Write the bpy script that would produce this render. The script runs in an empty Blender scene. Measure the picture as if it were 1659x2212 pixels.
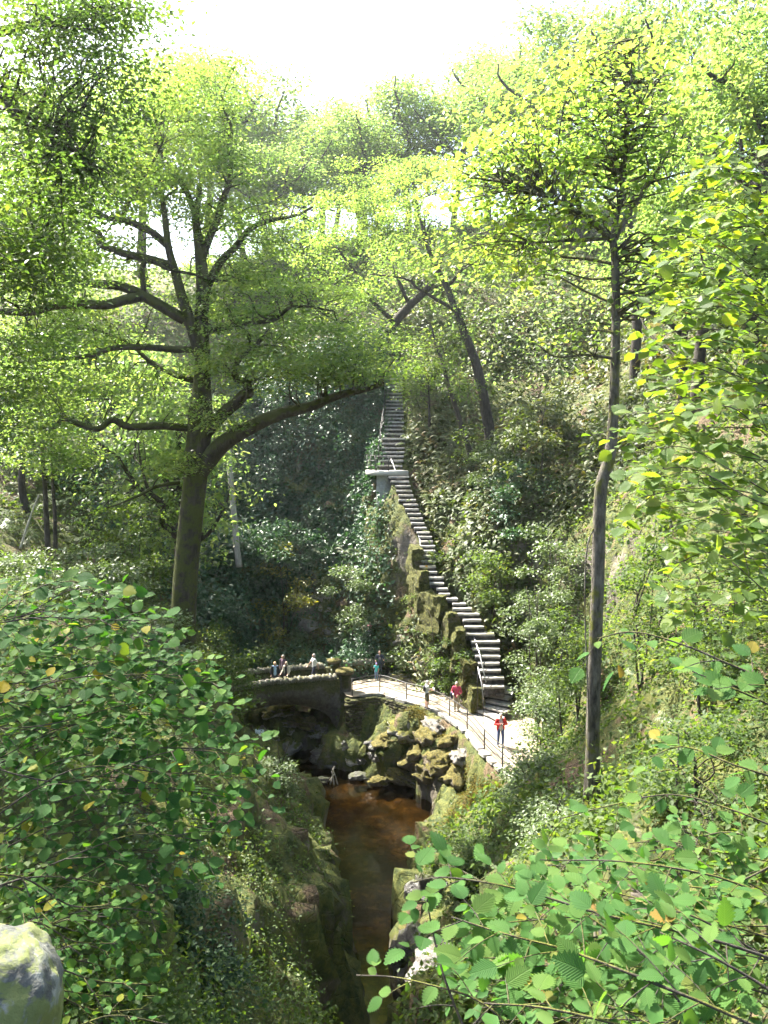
import bpy, bmesh, math, random
import numpy as np
from mathutils import Vector, Matrix

# ------------------------------------------------------------------ camera, sky, sun, exposure
SC = bpy.context.scene
COL = SC.collection
PITCH = math.radians(5.0)
FPX = 850.0                       # focal length in pixels of the 768 x 1024 picture
CAM = np.array([0.0, 0.0, 16.0])
cam_data = bpy.data.cameras.new('camera')
cam_data.sensor_fit = 'HORIZONTAL'
cam_data.sensor_width = 36.0
cam_data.lens = FPX / 768.0 * 36.0
cam_data.clip_start = 0.05
cam_data.clip_end = 2000.0
cam = bpy.data.objects.new('camera', cam_data)
COL.objects.link(cam)
cam.location = CAM
cam.rotation_euler = (math.radians(90) - PITCH, 0, 0)
SC.camera = cam

SUN_AZ = math.radians(-48.0)      # left of the viewing direction (+Y)
SUN_EL = math.radians(52.0)
SUN_DIR = Vector((math.sin(SUN_AZ) * math.cos(SUN_EL), math.cos(SUN_AZ) * math.cos(SUN_EL), math.sin(SUN_EL)))
world = bpy.data.worlds.new('World')
SC.world = world
world.use_nodes = True
wn = world.node_tree
wn.nodes.clear()
sky = wn.nodes.new('ShaderNodeTexSky')
sky.sky_type = 'NISHITA'
sky.sun_disc = False
sky.sun_elevation = SUN_EL
sky.sun_rotation = SUN_AZ
sky.air_density = 1.0
sky.dust_density = 4.0
sky.ozone_density = 1.0
bg = wn.nodes.new('ShaderNodeBackground')
bg.inputs['Strength'].default_value = 0.11
wo = wn.nodes.new('ShaderNodeOutputWorld')
wn.links.new(sky.outputs[0], bg.inputs[0])
wn.links.new(bg.outputs[0], wo.inputs[0])

sun_data = bpy.data.lights.new('sun', 'SUN')
sun_data.energy = 5.0
sun_data.angle = math.radians(0.5)
sun_data.color = (1.0, 0.95, 0.85)
sun = bpy.data.objects.new('sun', sun_data)
COL.objects.link(sun)
sun.rotation_euler = SUN_DIR.to_track_quat('Z', 'Y').to_euler()
sun.location = (0, 0, 120)

SC.view_settings.view_transform = 'Standard'
SC.view_settings.look = 'None'
SC.view_settings.gamma = 1.0
SC.view_settings.exposure = 2.5
SC.view_settings.use_curve_mapping = False
SC.render.engine = 'CYCLES'
SC.cycles.max_bounces = 7
SC.cycles.diffuse_bounces = 3
SC.cycles.glossy_bounces = 2
SC.cycles.transmission_bounces = 4
SC.cycles.transparent_max_bounces = 6
SC.cycles.volume_bounces = 0
SC.cycles.use_denoising = True
SC.cycles.use_adaptive_sampling = True
SC.cycles.adaptive_threshold = 0.03
SC.cycles.adaptive_min_samples = 16
SC.cycles.caustics_reflective = False
SC.cycles.caustics_refractive = False

# ------------------------------------------------------------------ helpers
RNG = np.random.default_rng(7)
random.seed(7)
DS = 768.0 / 1659.0               # measuring scale: positions were read off an enlargement 1659 wide
CP, SP = math.cos(PITCH), math.sin(PITCH)

def ray(x, y):
    px, py = x * DS, y * DS
    u = (512 - py) / FPX
    return np.array([(px - 384) / FPX, CP + u * SP, u * CP - SP])

def D0(x, y, Y):
    """world point seen at measured position x, y and at distance Y along the valley"""
    d = ray(x, y)
    return CAM + d * (Y / d[1])

def D(x, y, Y):
    """the same with distances beyond the bridge stretched: the stairs lie back at a walkable slope"""
    return D0(x, y, Y + 4.4 * min(max((Y - 48.0) / 12.0, 0.0), 1.0))

def G(x, y, z=0.0):
    """world point seen at x, y on the level z"""
    d = ray(x, y)
    return CAM + d * ((z - CAM[2]) / d[2])

def hash3(i, j, k, s):
    h = (i.astype(np.int64) * 374761393 + j.astype(np.int64) * 668265263 + k.astype(np.int64) * 2147483647 + s * 974711) & 0xFFFFFFFF
    h = ((h ^ (h >> 13)) * 1274126177) & 0xFFFFFFFF
    h = ((h ^ (h >> 16)) * 2246822519) & 0xFFFFFFFF
    return ((h ^ (h >> 15)) & 0xFFFFFF) / float(0xFFFFFF)

def vnoise(p, s=0):
    f = np.floor(p); t = p - f; t = t * t * (3 - 2 * t)
    i, j, k = [f[..., a].astype(np.int64) for a in range(3)]
    r = 0
    for a in (0, 1):
        for b in (0, 1):
            for c in (0, 1):
                w = (t[..., 0] if a else 1 - t[..., 0]) * (t[..., 1] if b else 1 - t[..., 1]) * (t[..., 2] if c else 1 - t[..., 2])
                r = r + w * hash3(i + a, j + b, k + c, s)
    return r * 2 - 1

def fbm(p, s=0, octv=4, gain=0.5):
    r = 0; a = 1.0; q = np.array(p, dtype=float)
    for o in range(octv):
        r = r + a * vnoise(q, s + o * 17); q = q * 2.03 + 11.3; a *= gain
    return r

def link(o, parent=None):
    COL.objects.link(o)
    if parent is not None:
        o.parent = parent
    return o

def tag(o, label=None, cat=None, group=None, kind=None):
    if label: o['label'] = label
    if cat: o['category'] = cat
    if group: o['group'] = group
    if kind: o['kind'] = kind
    return o

def empty(name, loc, label=None, cat=None, group=None):
    o = bpy.data.objects.new(name, None)
    o.empty_display_size = 0.2
    o.location = [float(v) for v in loc]
    link(o)
    return tag(o, label, cat, group)

def mesh_np(name, verts, loops, sizes, mat, smooth=False):
    """fast mesh from flat arrays: verts (n,3), loops flat vertex indices, sizes loop counts per face"""
    me = bpy.data.meshes.new(name)
    verts = np.asarray(verts, dtype=np.float32)
    loops = np.asarray(loops, dtype=np.int32).ravel()
    sizes = np.asarray(sizes, dtype=np.int32).ravel()
    me.vertices.add(len(verts)); me.vertices.foreach_set('co', verts.ravel())
    me.loops.add(len(loops)); me.loops.foreach_set('vertex_index', loops)
    me.polygons.add(len(sizes))
    st = np.zeros(len(sizes), dtype=np.int32); st[1:] = np.cumsum(sizes)[:-1]
    me.polygons.foreach_set('loop_start', st)
    me.polygons.foreach_set('loop_total', sizes)
    if smooth:
        me.polygons.foreach_set('use_smooth', np.ones(len(sizes), dtype=bool))
    me.update(calc_edges=True)
    if mat is not None:
        for m in (mat if isinstance(mat, (list, tuple)) else [mat]):
            me.materials.append(m)
    return me

def part(name, verts, faces, mat, parent=None, smooth=False, world_coords=True):
    """one mesh object; verts given in the world, stored relative to the parent thing"""
    v = np.asarray(verts, dtype=float)
    if parent is not None and world_coords:
        off = np.array(parent.location)
        p = parent
        while p.parent is not None:
            p = p.parent; off = off + np.array(p.location)
        v = v - off
    if isinstance(faces, tuple):
        loops, sizes = faces
    else:
        sizes = [len(f) for f in faces]
        loops = [i for f in faces for i in f]
    me = mesh_np(name, v, loops, sizes, mat, smooth)
    return link(bpy.data.objects.new(name, me), parent)

class MB:
    """collects boxes, tubes and lumps for one mesh"""
    def __init__(self): self.v = []; self.l = []; self.s = []; self.n = 0
    def add(self, v, faces):
        v = np.asarray(v, dtype=float)
        self.v.append(v)
        for f in faces:
            self.l.extend([i + self.n for i in f]); self.s.append(len(f))
        self.n += len(v)
    def addf(self, v, loops, sizes):
        self.v.append(np.asarray(v, dtype=float)); self.l.extend((np.asarray(loops) + self.n).tolist()); self.s.extend(list(sizes)); self.n += len(v)
    def box(self, c, size, ax=(1, 0, 0), up=(0, 0, 1), jit=0.0):
        ax = np.array(ax, float); ax /= np.linalg.norm(ax)
        up = np.array(up, float); ay = np.cross(up, ax); ay /= np.linalg.norm(ay); up = np.cross(ax, ay)
        c = np.array(c, float); v = []
        for i in (-1, 1):
            for j in (-1, 1):
                for k in (-1, 1):
                    v.append(c + ax * i * size[0] / 2 + ay * j * size[1] / 2 + up * k * size[2] / 2)
        v = np.array(v)
        if jit: v = v + RNG.uniform(-jit, jit, v.shape)
        self.add(v, [(0, 1, 3, 2), (4, 6, 7, 5), (0, 4, 5, 1), (2, 3, 7, 6), (0, 2, 6, 4), (1, 5, 7, 3)])
    def tube(self, pts, radii, sides=6, cap=True):
        v, l, s = tube_arrays(pts, radii, sides, cap)
        self.addf(v, l, s)
    def build(self, name, mat, parent=None, smooth=False):
        return part(name, np.concatenate(self.v), (self.l, self.s), mat, parent, smooth)

def tube_arrays(pts, radii, sides=6, cap=True):
    pts = np.asarray(pts, float); n = len(pts)
    radii = np.broadcast_to(np.asarray(radii, float), (n,))
    tan = np.gradient(pts, axis=0)
    tan /= np.maximum(np.linalg.norm(tan, axis=1), 1e-9)[:, None]
    ref = np.array([0.0, 0, 1]) if abs(tan[0][2]) < 0.9 else np.array([1.0, 0, 0])
    u = np.cross(tan[0], ref); u /= np.linalg.norm(u)
    ang = np.arange(sides) * 2 * math.pi / sides
    ca, sa = np.cos(ang), np.sin(ang)
    v = np.empty((n, sides, 3))
    for i in range(n):
        u = u - tan[i] * np.dot(u, tan[i]); u /= max(np.linalg.norm(u), 1e-9)
        w = np.cross(tan[i], u)
        v[i] = pts[i] + radii[i] * (ca[:, None] * u + sa[:, None] * w)
    v = v.reshape(-1, 3)
    a = (np.arange(n - 1)[:, None] * sides + np.arange(sides)[None]).ravel()
    b = (np.arange(n - 1)[:, None] * sides + (np.arange(sides)[None] + 1) % sides).ravel()
    loops = np.stack([a, b, b + sides, a + sides], 1).ravel().tolist()
    sizes = [4] * len(a)
    if cap:
        loops += list(range(sides))[::-1]; sizes.append(sides)
        loops += list(range((n - 1) * sides, n * sides)); sizes.append(sides)
    return v, loops, sizes

def catmull(pts, n=6):
    pts = np.asarray(pts, float)
    if len(pts) < 3:
        t = np.linspace(0, 1, n + 1)[:, None]
        return pts[0] * (1 - t) + pts[-1] * t
    p = np.vstack([2 * pts[0] - pts[1], pts, 2 * pts[-1] - pts[-2]])
    out = []
    for i in range(1, len(p) - 2):
        for t in np.arange(n) / n:
            out.append(0.5 * (2 * p[i] + (p[i + 1] - p[i - 1]) * t + (2 * p[i - 1] - 5 * p[i] + 4 * p[i + 1] - p[i + 2]) * t * t
                              + (3 * p[i] - p[i - 1] - 3 * p[i + 1] + p[i + 2]) * t ** 3))
    out.append(p[-2])
    return np.array(out)

# ------------------------------------------------------------------ materials
def new_mat(name):
    m = bpy.data.materials.new(name); m.use_nodes = True
    nt = m.node_tree; nt.nodes.clear()
    return m, nt, nt.nodes.new('ShaderNodeOutputMaterial')

def N(nt, typ, **kw):
    n = nt.nodes.new(typ)
    for k, v in kw.items():
        if k in n.inputs: n.inputs[k].default_value = v
        else: setattr(n, k, v)
    return n

def ramp(nt, fac, stops):
    r = nt.nodes.new('ShaderNodeValToRGB')
    el = r.color_ramp.elements
    while len(el) > 1: el.remove(el[-1])
    el[0].position = stops[0][0]; el[0].color = (*stops[0][1], 1)
    for p, c in stops[1:]:
        e = el.new(p); e.color = (*c, 1)
    nt.links.new(fac, r.inputs[0])
    return r.outputs[0]

def mixc(nt, fac, a, b):
    m = nt.nodes.new('ShaderNodeMix'); m.data_type = 'RGBA'
    for s, v in ((m.inputs[0], fac), (m.inputs[6], a), (m.inputs[7], b)):
        if hasattr(v, 'node'): nt.links.new(v, s)
        else: s.default_value = v if isinstance(v, (int, float)) else (*v, 1)
    return m.outputs[2]

def noise(nt, scale, detail=5, rough=0.6, vec=None, dist=0.0):
    n = N(nt, 'ShaderNodeTexNoise', Scale=scale, Detail=detail, Roughness=rough, Distortion=dist)
    if vec is not None: nt.links.new(vec, n.inputs['Vector'])
    return n.outputs[0]

def bump(nt, h, strength=0.5, dist=0.05, normal=None):
    b = N(nt, 'ShaderNodeBump', Strength=strength, Distance=dist)
    nt.links.new(h, b.inputs['Height'])
    if normal is not None: nt.links.new(normal, b.inputs['Normal'])
    return b.outputs[0]

def geo_pos(nt):
    return nt.nodes.new('ShaderNodeNewGeometry')

def smoothstep(nt, v, a, b):
    m = N(nt, 'ShaderNodeMapRange', interpolation_type='SMOOTHSTEP')
    m.inputs[1].default_value = a; m.inputs[2].default_value = b
    nt.links.new(v, m.inputs[0])
    return m.outputs[0]

def math_n(nt, op, a, b=None):
    m = N(nt, 'ShaderNodeMath', operation=op)
    for s, v in ((m.inputs[0], a), (m.inputs[1], b)):
        if v is None: continue
        if hasattr(v, 'node'): nt.links.new(v, s)
        else: s.default_value = v
    return m.outputs[0]

def leaf_mat(name, stops, trans_mul=(1.25, 1.45, 0.5), trans=0.45, rough=0.42, per_object=False, veins=False, spec=0.5):
    m, nt, out = new_mat(name)
    if per_object:
        rnd = nt.nodes.new('ShaderNodeObjectInfo').outputs['Random']
    else:
        gg = nt.nodes.new('ShaderNodeNewGeometry'); isl = gg.outputs['Random Per Island']
        pat = smoothstep(nt, noise(nt, 0.45, 2, 0.5, gg.outputs['Position']), 0.32, 0.68)     # neighbouring plants differ in kind
        rnd = math_n(nt, 'ADD', math_n(nt, 'MULTIPLY', isl, 0.55), math_n(nt, 'MULTIPLY', pat, 0.42))
    col = ramp(nt, rnd, stops)
    b = N(nt, 'ShaderNodeBsdfPrincipled', Roughness=rough)
    b.inputs['Specular IOR Level'].default_value = spec
    t = nt.nodes.new('ShaderNodeBsdfTranslucent')
    mulv = nt.nodes.new('ShaderNodeMix'); mulv.data_type = 'RGBA'; mulv.blend_type = 'MULTIPLY'; mulv.inputs[0].default_value = 1.0; mulv.clamp_result = False
    mulv.inputs[7].default_value = (*trans_mul, 1)
    if veins:
        tc = nt.nodes.new('ShaderNodeTexCoord')
        sep = nt.nodes.new('ShaderNodeSeparateXYZ'); nt.links.new(tc.outputs['Object'], sep.inputs[0])
        ab = math_n(nt, 'ABSOLUTE', sep.outputs[0])
        d = math_n(nt, 'SUBTRACT', sep.outputs[1], math_n(nt, 'MULTIPLY', ab, 0.9))
        s = math_n(nt, 'SINE', math_n(nt, 'MULTIPLY', d, 72.0))
        ridge = math_n(nt, 'POWER', math_n(nt, 'ADD', math_n(nt, 'MULTIPLY', s, 0.5), 0.5), 4.0)
        mid = smoothstep(nt, ab, 0.03, 0.0)
        v = math_n(nt, 'MAXIMUM', ridge, mid)
        col = mixc(nt, math_n(nt, 'MULTIPLY', v, 0.10), col, (0.20, 0.27, 0.09))
        blot = smoothstep(nt, noise(nt, 5.0, 3, vec=tc.outputs['Object']), 0.60, 0.74)
        col = mixc(nt, math_n(nt, 'MULTIPLY', blot, 0.25), col, (0.22, 0.20, 0.04))
        nrm = bump(nt, math_n(nt, 'SUBTRACT', 1.0, v), 0.4, 0.035)
        nt.links.new(nrm, b.inputs['Normal'])
    nt.links.new(col, b.inputs['Base Color'])
    nt.links.new(col, mulv.inputs[6])
    nt.links.new(mulv.outputs[2], t.inputs['Color'])
    mx = nt.nodes.new('ShaderNodeMixShader'); mx.inputs[0].default_value = trans
    nt.links.new(b.outputs[0], mx.inputs[1]); nt.links.new(t.outputs[0], mx.inputs[2])
    nt.links.new(mx.outputs[0], out.inputs[0])
    return m

def simple_mat(name, col, rough=0.7, var=0.25, scale=20.0, metallic=0.0, bmp=0.0):
    m, nt, out = new_mat(name)
    tc = nt.nodes.new('ShaderNodeTexCoord')
    n = noise(nt, scale, 4, vec=tc.outputs['Object'])
    c = mixc(nt, n, tuple(x * (1 - var) for x in col), tuple(min(1, x * (1 + var)) for x in col))
    b = N(nt, 'ShaderNodeBsdfPrincipled', Roughness=rough, Metallic=metallic)
    nt.links.new(c, b.inputs['Base Color'])
    if bmp: nt.links.new(bump(nt, n, bmp, 0.02), b.inputs['Normal'])
    nt.links.new(b.outputs[0], out.inputs[0])
    return m

def rock_mat(name, rock_a, rock_b, moss_a, moss_b, moss_amt=0.5, scale=1.0, bstr=0.9, rough=0.85, litter=0.0, wet=0.0):
    """bare stone with moss where faces look upwards and in patches"""
    m, nt, out = new_mat(name)
    g = geo_pos(nt); pos = g.outputs['Position']
    sep = nt.nodes.new('ShaderNodeSeparateXYZ'); nt.links.new(g.outputs['Normal'], sep.inputs[0])
    n4 = noise(nt, 2.6 * scale, 3, 0.5, pos); n1 = noise(nt, 1.3 * scale, 8, 0.65, pos); n2 = noise(nt, 6.0 * scale, 6, 0.7, pos); n3 = noise(nt, 0.35 * scale, 4, 0.6, pos)
    rk = mixc(nt, smoothstep(nt, n1, 0.3, 0.7), rock_a, rock_b)
    vor = N(nt, 'ShaderNodeTexVoronoi', Scale=2.2 * scale); vor.feature = 'DISTANCE_TO_EDGE'
    nt.links.new(pos, vor.inputs['Vector'])
    crack = smoothstep(nt, vor.outputs[0], 0.0, 0.06)
    ms = mixc(nt, smoothstep(nt, math_n(nt, 'ADD', math_n(nt, 'MULTIPLY', n2, 0.6), math_n(nt, 'MULTIPLY', n4, 0.4)), 0.38, 0.62), moss_a, moss_b)
    f = math_n(nt, 'ADD', math_n(nt, 'MULTIPLY', sep.outputs[2], 0.45), math_n(nt, 'ADD', math_n(nt, 'MULTIPLY', n3, 0.9), math_n(nt, 'MULTIPLY', n2, 0.35)))
    f = smoothstep(nt, f, 1.12 - moss_amt * 0.7, 1.27 - moss_amt * 0.7)
    c = mixc(nt, f, rk, ms)
    if litter > 0:
        lt = mixc(nt, smoothstep(nt, noise(nt, 14.0, 4, 0.7, pos), 0.4, 0.6), (0.060, 0.040, 0.022), (0.13, 0.092, 0.050))
        fl = math_n(nt, 'MULTIPLY', smoothstep(nt, noise(nt, 0.5, 5, 0.6, pos), 0.62 - litter * 0.3, 0.70 - litter * 0.3), smoothstep(nt, sep.outputs[2], 0.25, 0.5))
        c = mixc(nt, fl, c, lt)
    b = N(nt, 'ShaderNodeBsdfPrincipled', Roughness=rough)
    b.inputs['Specular IOR Level'].default_value = 0.3 + wet
    nt.links.new(c, b.inputs['Base Color'])
    h = math_n(nt, 'ADD', math_n(nt, 'MULTIPLY', n1, 1.0), math_n(nt, 'ADD', math_n(nt, 'MULTIPLY', n2, 0.45), math_n(nt, 'MULTIPLY', crack, 0.12)))
    nt.links.new(bump(nt, h, bstr, 0.2), b.inputs['Normal'])
    nt.links.new(b.outputs[0], out.inputs[0])
    return m

M = {}
M['ground'] = rock_mat('forest_ground', (0.085, 0.072, 0.055), (0.19, 0.165, 0.135), (0.035, 0.050, 0.012), (0.10, 0.105, 0.022), 0.78, 0.8, litter=0.30)
M['rock'] = rock_mat('mossy_rock', (0.20, 0.185, 0.155), (0.40, 0.37, 0.33), (0.060, 0.075, 0.014), (0.17, 0.15, 0.03), 0.45, 2.0)
M['rock_moss'] = rock_mat('very_mossy_rock', (0.13, 0.11, 0.08), (0.24, 0.20, 0.14), (0.050, 0.050, 0.012), (0.165, 0.135, 0.032), 0.72, 2.2)
M['wall_moss'] = rock_mat('moss_clad_wall', (0.10, 0.09, 0.065), (0.20, 0.17, 0.12), (0.035, 0.045, 0.010), (0.13, 0.125, 0.026), 1.0, 2.6, bstr=1.0)
M['rock_bare'] = rock_mat('bare_pale_rock', (0.15, 0.14, 0.12), (0.31, 0.29, 0.26), (0.07, 0.08, 0.02), (0.15, 0.14, 0.03), 0.10, 2.0)
M['rock_wet'] = rock_mat('wet_dark_rock', (0.035, 0.032, 0.028), (0.10, 0.092, 0.08), (0.03, 0.04, 0.01), (0.07, 0.075, 0.02), 0.25, 2.0, rough=0.35, wet=0.4)
M['wall'] = rock_mat('rubble_wall', (0.075, 0.065, 0.050), (0.16, 0.14, 0.11), (0.035, 0.042, 0.010), (0.085, 0.085, 0.02), 0.62, 3.5)
M['coping'] = rock_mat('coping_stone', (0.22, 0.205, 0.17), (0.36, 0.34, 0.29), (0.08, 0.085, 0.02), (0.17, 0.16, 0.05), 0.28, 4.0)
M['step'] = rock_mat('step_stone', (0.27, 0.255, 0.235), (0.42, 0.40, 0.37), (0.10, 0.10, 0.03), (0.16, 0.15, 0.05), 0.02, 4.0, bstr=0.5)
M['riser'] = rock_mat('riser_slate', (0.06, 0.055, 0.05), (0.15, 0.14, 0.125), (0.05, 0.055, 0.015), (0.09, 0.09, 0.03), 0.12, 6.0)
M['concrete'] = simple_mat('concrete', (0.44, 0.42, 0.38), 0.85, 0.18, 9.0, bmp=0.5)
M['rough_concrete'] = rock_mat('rough_cast_concrete', (0.36, 0.36, 0.34), (0.56, 0.56, 0.54), (0.1, 0.11, 0.03), (0.16, 0.15, 0.05), -0.05, 5.0, bstr=1.0)
M['iron'] = simple_mat('painted_iron', (0.035, 0.033, 0.032), 0.5, 0.3, 30.0, metallic=0.3)
M['rail'] = simple_mat('galvanised_rail', (0.42, 0.42, 0.42), 0.4, 0.15, 12.0, metallic=0.6)
M['path'] = simple_mat('trodden_gravel', (0.26, 0.215, 0.155), 0.9, 0.45, 1.6, bmp=0.6)

def bark_mat(name, a, b, moss_amt, moss=((0.05, 0.06, 0.012), (0.13, 0.13, 0.02))):
    m, nt, out = new_mat(name)
    g = geo_pos(nt); pos = g.outputs['Position']
    mp = N(nt, 'ShaderNodeMapping'); mp.inputs['Scale'].default_value = (1, 1, 0.25)
    nt.links.new(pos, mp.inputs[0])
    n1 = noise(nt, 9.0, 6, 0.7, mp.outputs[0]); n2 = noise(nt, 2.4, 5, 0.65, pos); n3 = noise(nt, 12.0, 4, 0.7, pos)
    sep = nt.nodes.new('ShaderNodeSeparateXYZ'); nt.links.new(g.outputs['Normal'], sep.inputs[0])
    c = mixc(nt, smoothstep(nt, n1, 0.3, 0.7), a, b)
    ms = mixc(nt, n3, moss[0], moss[1])
    f = math_n(nt, 'ADD', math_n(nt, 'MULTIPLY', n2, 1.0), math_n(nt, 'MULTIPLY', sep.outputs[2], 0.25))
    f = smoothstep(nt, f, 0.85 - moss_amt * 0.6, 0.98 - moss_amt * 0.6)
    c = mixc(nt, f, c, ms)
    bb = N(nt, 'ShaderNodeBsdfPrincipled', Roughness=0.85); bb.inputs['Specular IOR Level'].default_value = 0.25
    nt.links.new(c, bb.inputs['Base Color'])
    nt.links.new(bump(nt, math_n(nt, 'ADD', n1, math_n(nt, 'MULTIPLY', n3, 0.4)), 0.9, 0.05), bb.inputs['Normal'])
    nt.links.new(bb.outputs[0], out.inputs[0])
    return m
M['bark_oak'] = bark_mat('oak_bark', (0.018, 0.015, 0.011), (0.055, 0.047, 0.036), 0.75, ((0.022, 0.030, 0.007), (0.075, 0.082, 0.014)))
M['bark_syc'] = bark_mat('sycamore_bark', (0.022, 0.019, 0.014), (0.15, 0.135, 0.11), 0.55)
M['bark_dark'] = bark_mat('dark_bark', (0.025, 0.021, 0.017), (0.065, 0.056, 0.045), 0.35)
M['bark_pale'] = bark_mat('pale_dead_wood', (0.22, 0.20, 0.17), (0.40, 0.38, 0.33), 0.05)

# water: mirror-like film over what lies under it, tinted by peat
def water_mat():
    m, nt, out = new_mat('peaty_water')
    g = geo_pos(nt); pos = g.outputs['Position']
    mp = N(nt, 'ShaderNodeMapping'); mp.inputs['Scale'].default_value = (1.0, 0.5, 1.0)
    nt.links.new(pos, mp.inputs[0])
    n1 = noise(nt, 2.2, 4, 0.6, mp.outputs[0], 0.6); n2 = noise(nt, 8.0, 3, 0.6, mp.outputs[0], 0.4)
    nb = bump(nt, math_n(nt, 'ADD', n1, math_n(nt, 'MULTIPLY', n2, 0.30)), 0.30, 0.05)
    fr = N(nt, 'ShaderNodeFresnel', IOR=1.6); nt.links.new(nb, fr.inputs['Normal'])
    tr = N(nt, 'ShaderNodeBsdfTransparent'); tr.inputs[0].default_value = (0.50, 0.40, 0.20, 1)
    gl = N(nt, 'ShaderNodeBsdfGlossy', Roughness=0.03); nt.links.new(nb, gl.inputs['Normal'])
    mx = nt.nodes.new('ShaderNodeMixShader')
    nt.links.new(fr.outputs[0], mx.inputs[0]); nt.links.new(tr.outputs[0], mx.inputs[1]); nt.links.new(gl.outputs[0], mx.inputs[2])
    nt.links.new(mx.outputs[0], out.inputs[0])
    return m
M['water'] = water_mat()

def bed_mat():
    m, nt, out = new_mat('pebble_bed')
    g = geo_pos(nt); pos = g.outputs['Position']
    v = N(nt, 'ShaderNodeTexVoronoi', Scale=5.0); nt.links.new(pos, v.inputs['Vector'])
    sep = nt.nodes.new('ShaderNodeSeparateColor'); nt.links.new(v.outputs['Color'], sep.inputs[0])
    c = ramp(nt, sep.outputs[0], [(0, (0.040, 0.024, 0.006)), (0.35, (0.065, 0.040, 0.010)), (0.7, (0.11, 0.066, 0.015)), (1, (0.16, 0.11, 0.035))])
    n = noise(nt, 0.7, 5, 0.6, pos)
    c = mixc(nt, smoothstep(nt, n, 0.42, 0.62), c, (0.02, 0.013, 0.007))
    b = N(nt, 'ShaderNodeBsdfPrincipled', Roughness=0.8)
    nt.links.new(c, b.inputs['Base Color'])
    nt.links.new(bump(nt, v.outputs['Distance'], 0.3, 0.04), b.inputs['Normal'])
    nt.links.new(b.outputs[0], out.inputs[0])
    return m
M['bed'] = bed_mat()
M['foam'] = simple_mat('white_water', (0.78, 0.82, 0.84), 0.35, 0.18, 9.0, bmp=0.9)

# ------------------------------------------------------------------ stairs: measured edges
K = 1659.0 / 2448.0
def c3(x, y): return ((x / 3.016 + 1150) * K, (y / 3.016 + 1850) * K)
def c2(x, y): return ((x / 2.765 + 1100) * K, (y / 2.765 + 1150) * K)
low = [(1050,1285,1245,1390),(1095,1240,1310,1330),(1140,1200,1380,1270),(1180,1155,1420,1200),(1190,1100,1420,1140),(1180,1045,1450,1080),
       (1180,985,1385,1010),(1170,915,1380,945),(1140,850,1350,880),(1130,785,1335,810),(1100,720,1340,745),(1075,650,1340,670),(1065,580,1340,600),
       (1010,500,1290,540),(1005,440,1190,425),(985,385,1160,370),(930,330,1140,305),(885,285,1070,250),(885,235,1010,215),(800,195,930,168),
       (750,140,860,118),(730,90,840,72),(665,35,800,22)]
mid = [(730,1910,870),(690,1860,815),(660,1810,800),(675,1762,800),(680,1715,795),(680,1670,795),(670,1630,790),(665,1590,775),(650,1550,765),
       (635,1510,745),(610,1470,722),(580,1430,700),(570,1385,685),(550,1345,670),(530,1305,650),(515,1265,640),(470,1222,625),(470,1182,605),
       (450,1140,592),(440,1100,575),(400,1060,565),(380,1020,562),(370,988,558)]
STEPS = []                         # (left, right, z) of every tread's front edge
for i, (xl, yl, xr, yr) in enumerate(low):
    if i < 6:
        z = 0.06 + 0.21 * i
        L, R = G(*c3(xl, yl), z), G(*c3(xr, yr), z)
    else:
        Y = 48.0 + 0.305 * (i - 6)
        L, R = D(*c3(xl, yl), Y), D(*c3(xr, yr), Y)
    STEPS.append([L, R])
for i, (xl, y, xr) in enumerate(mid):
    Y = 48.0 + 0.305 * (len(low) - 6 + i)
    STEPS.append([D(*c2(xl, y), Y), D(*c2(xr, y), Y)])
N_LOWER = len(STEPS)
YP = STEPS[-1][0][1]               # platform front edge
for i, y in enumerate((905, 870, 835, 800, 765, 727, 690)):
    Y = YP + 1.75 + 0.31 * i
    STEPS.append([D0(*c2(300 + i * 4, y), Y), D0(*c2(508 + i * 4, y), Y)])
N_MID = len(STEPS)
for i in range(22):
    Y = YP + 5.2 + 0.33 * i
    y = 628 - 31.5 * i
    STEPS.append([D0(*c2(345 + i * 1.5, y), Y), D0(*c2(521 - i * 1.0, y), Y)])
zz = np.array([(a[2] + b[2]) / 2 for a, b in STEPS])
zs = zz.copy()
for _ in range(3):
    zs[1:-1] = (zs[:-2] + 2 * zs[1:-1] + zs[2:]) / 4
zz[6:] = zs[6:]
zz = np.maximum.accumulate(zz)
for s, z in zip(STEPS, zz):
    s[0] = np.array([s[0][0], s[0][1], z]); s[1] = np.array([s[1][0], s[1][1], z])
STC = np.array([(a + b) / 2 for a, b in STEPS])
STW = np.array([np.linalg.norm(b - a) / 2 for a, b in STEPS])

# ------------------------------------------------------------------ path outline (level z = 0)
path_near = [D0(735, 1468, 52.9), G(760, 1505), G(817, 1499), G(875, 1515), G(922, 1527), G(968, 1551), G(1006, 1579), G(1043, 1624), G(1075, 1655), G(1120, 1690)]
path_far = [G(1235, 1690), G(1200, 1610), G(1165, 1560), G(1130, 1546), G(1105, 1510), G(1085, 1512), G(1010, 1548), G(1000, 1512), G(968, 1492), G(905, 1484), G(875, 1470), G(850, 1463), G(830, 1450), np.array([0.4, 56.6, 0]), np.array([-1.9, 55.0, 0])]
bridge_a = np.array([-2.55, 52.6, 0.0]); bridge_b = np.array([-12.2, 49.2, 0.0])
PATH = np.array([p[:2] for p in path_near + path_far])
PATH[0] = bridge_a[:2] + (0.1, 0.2)

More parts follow.
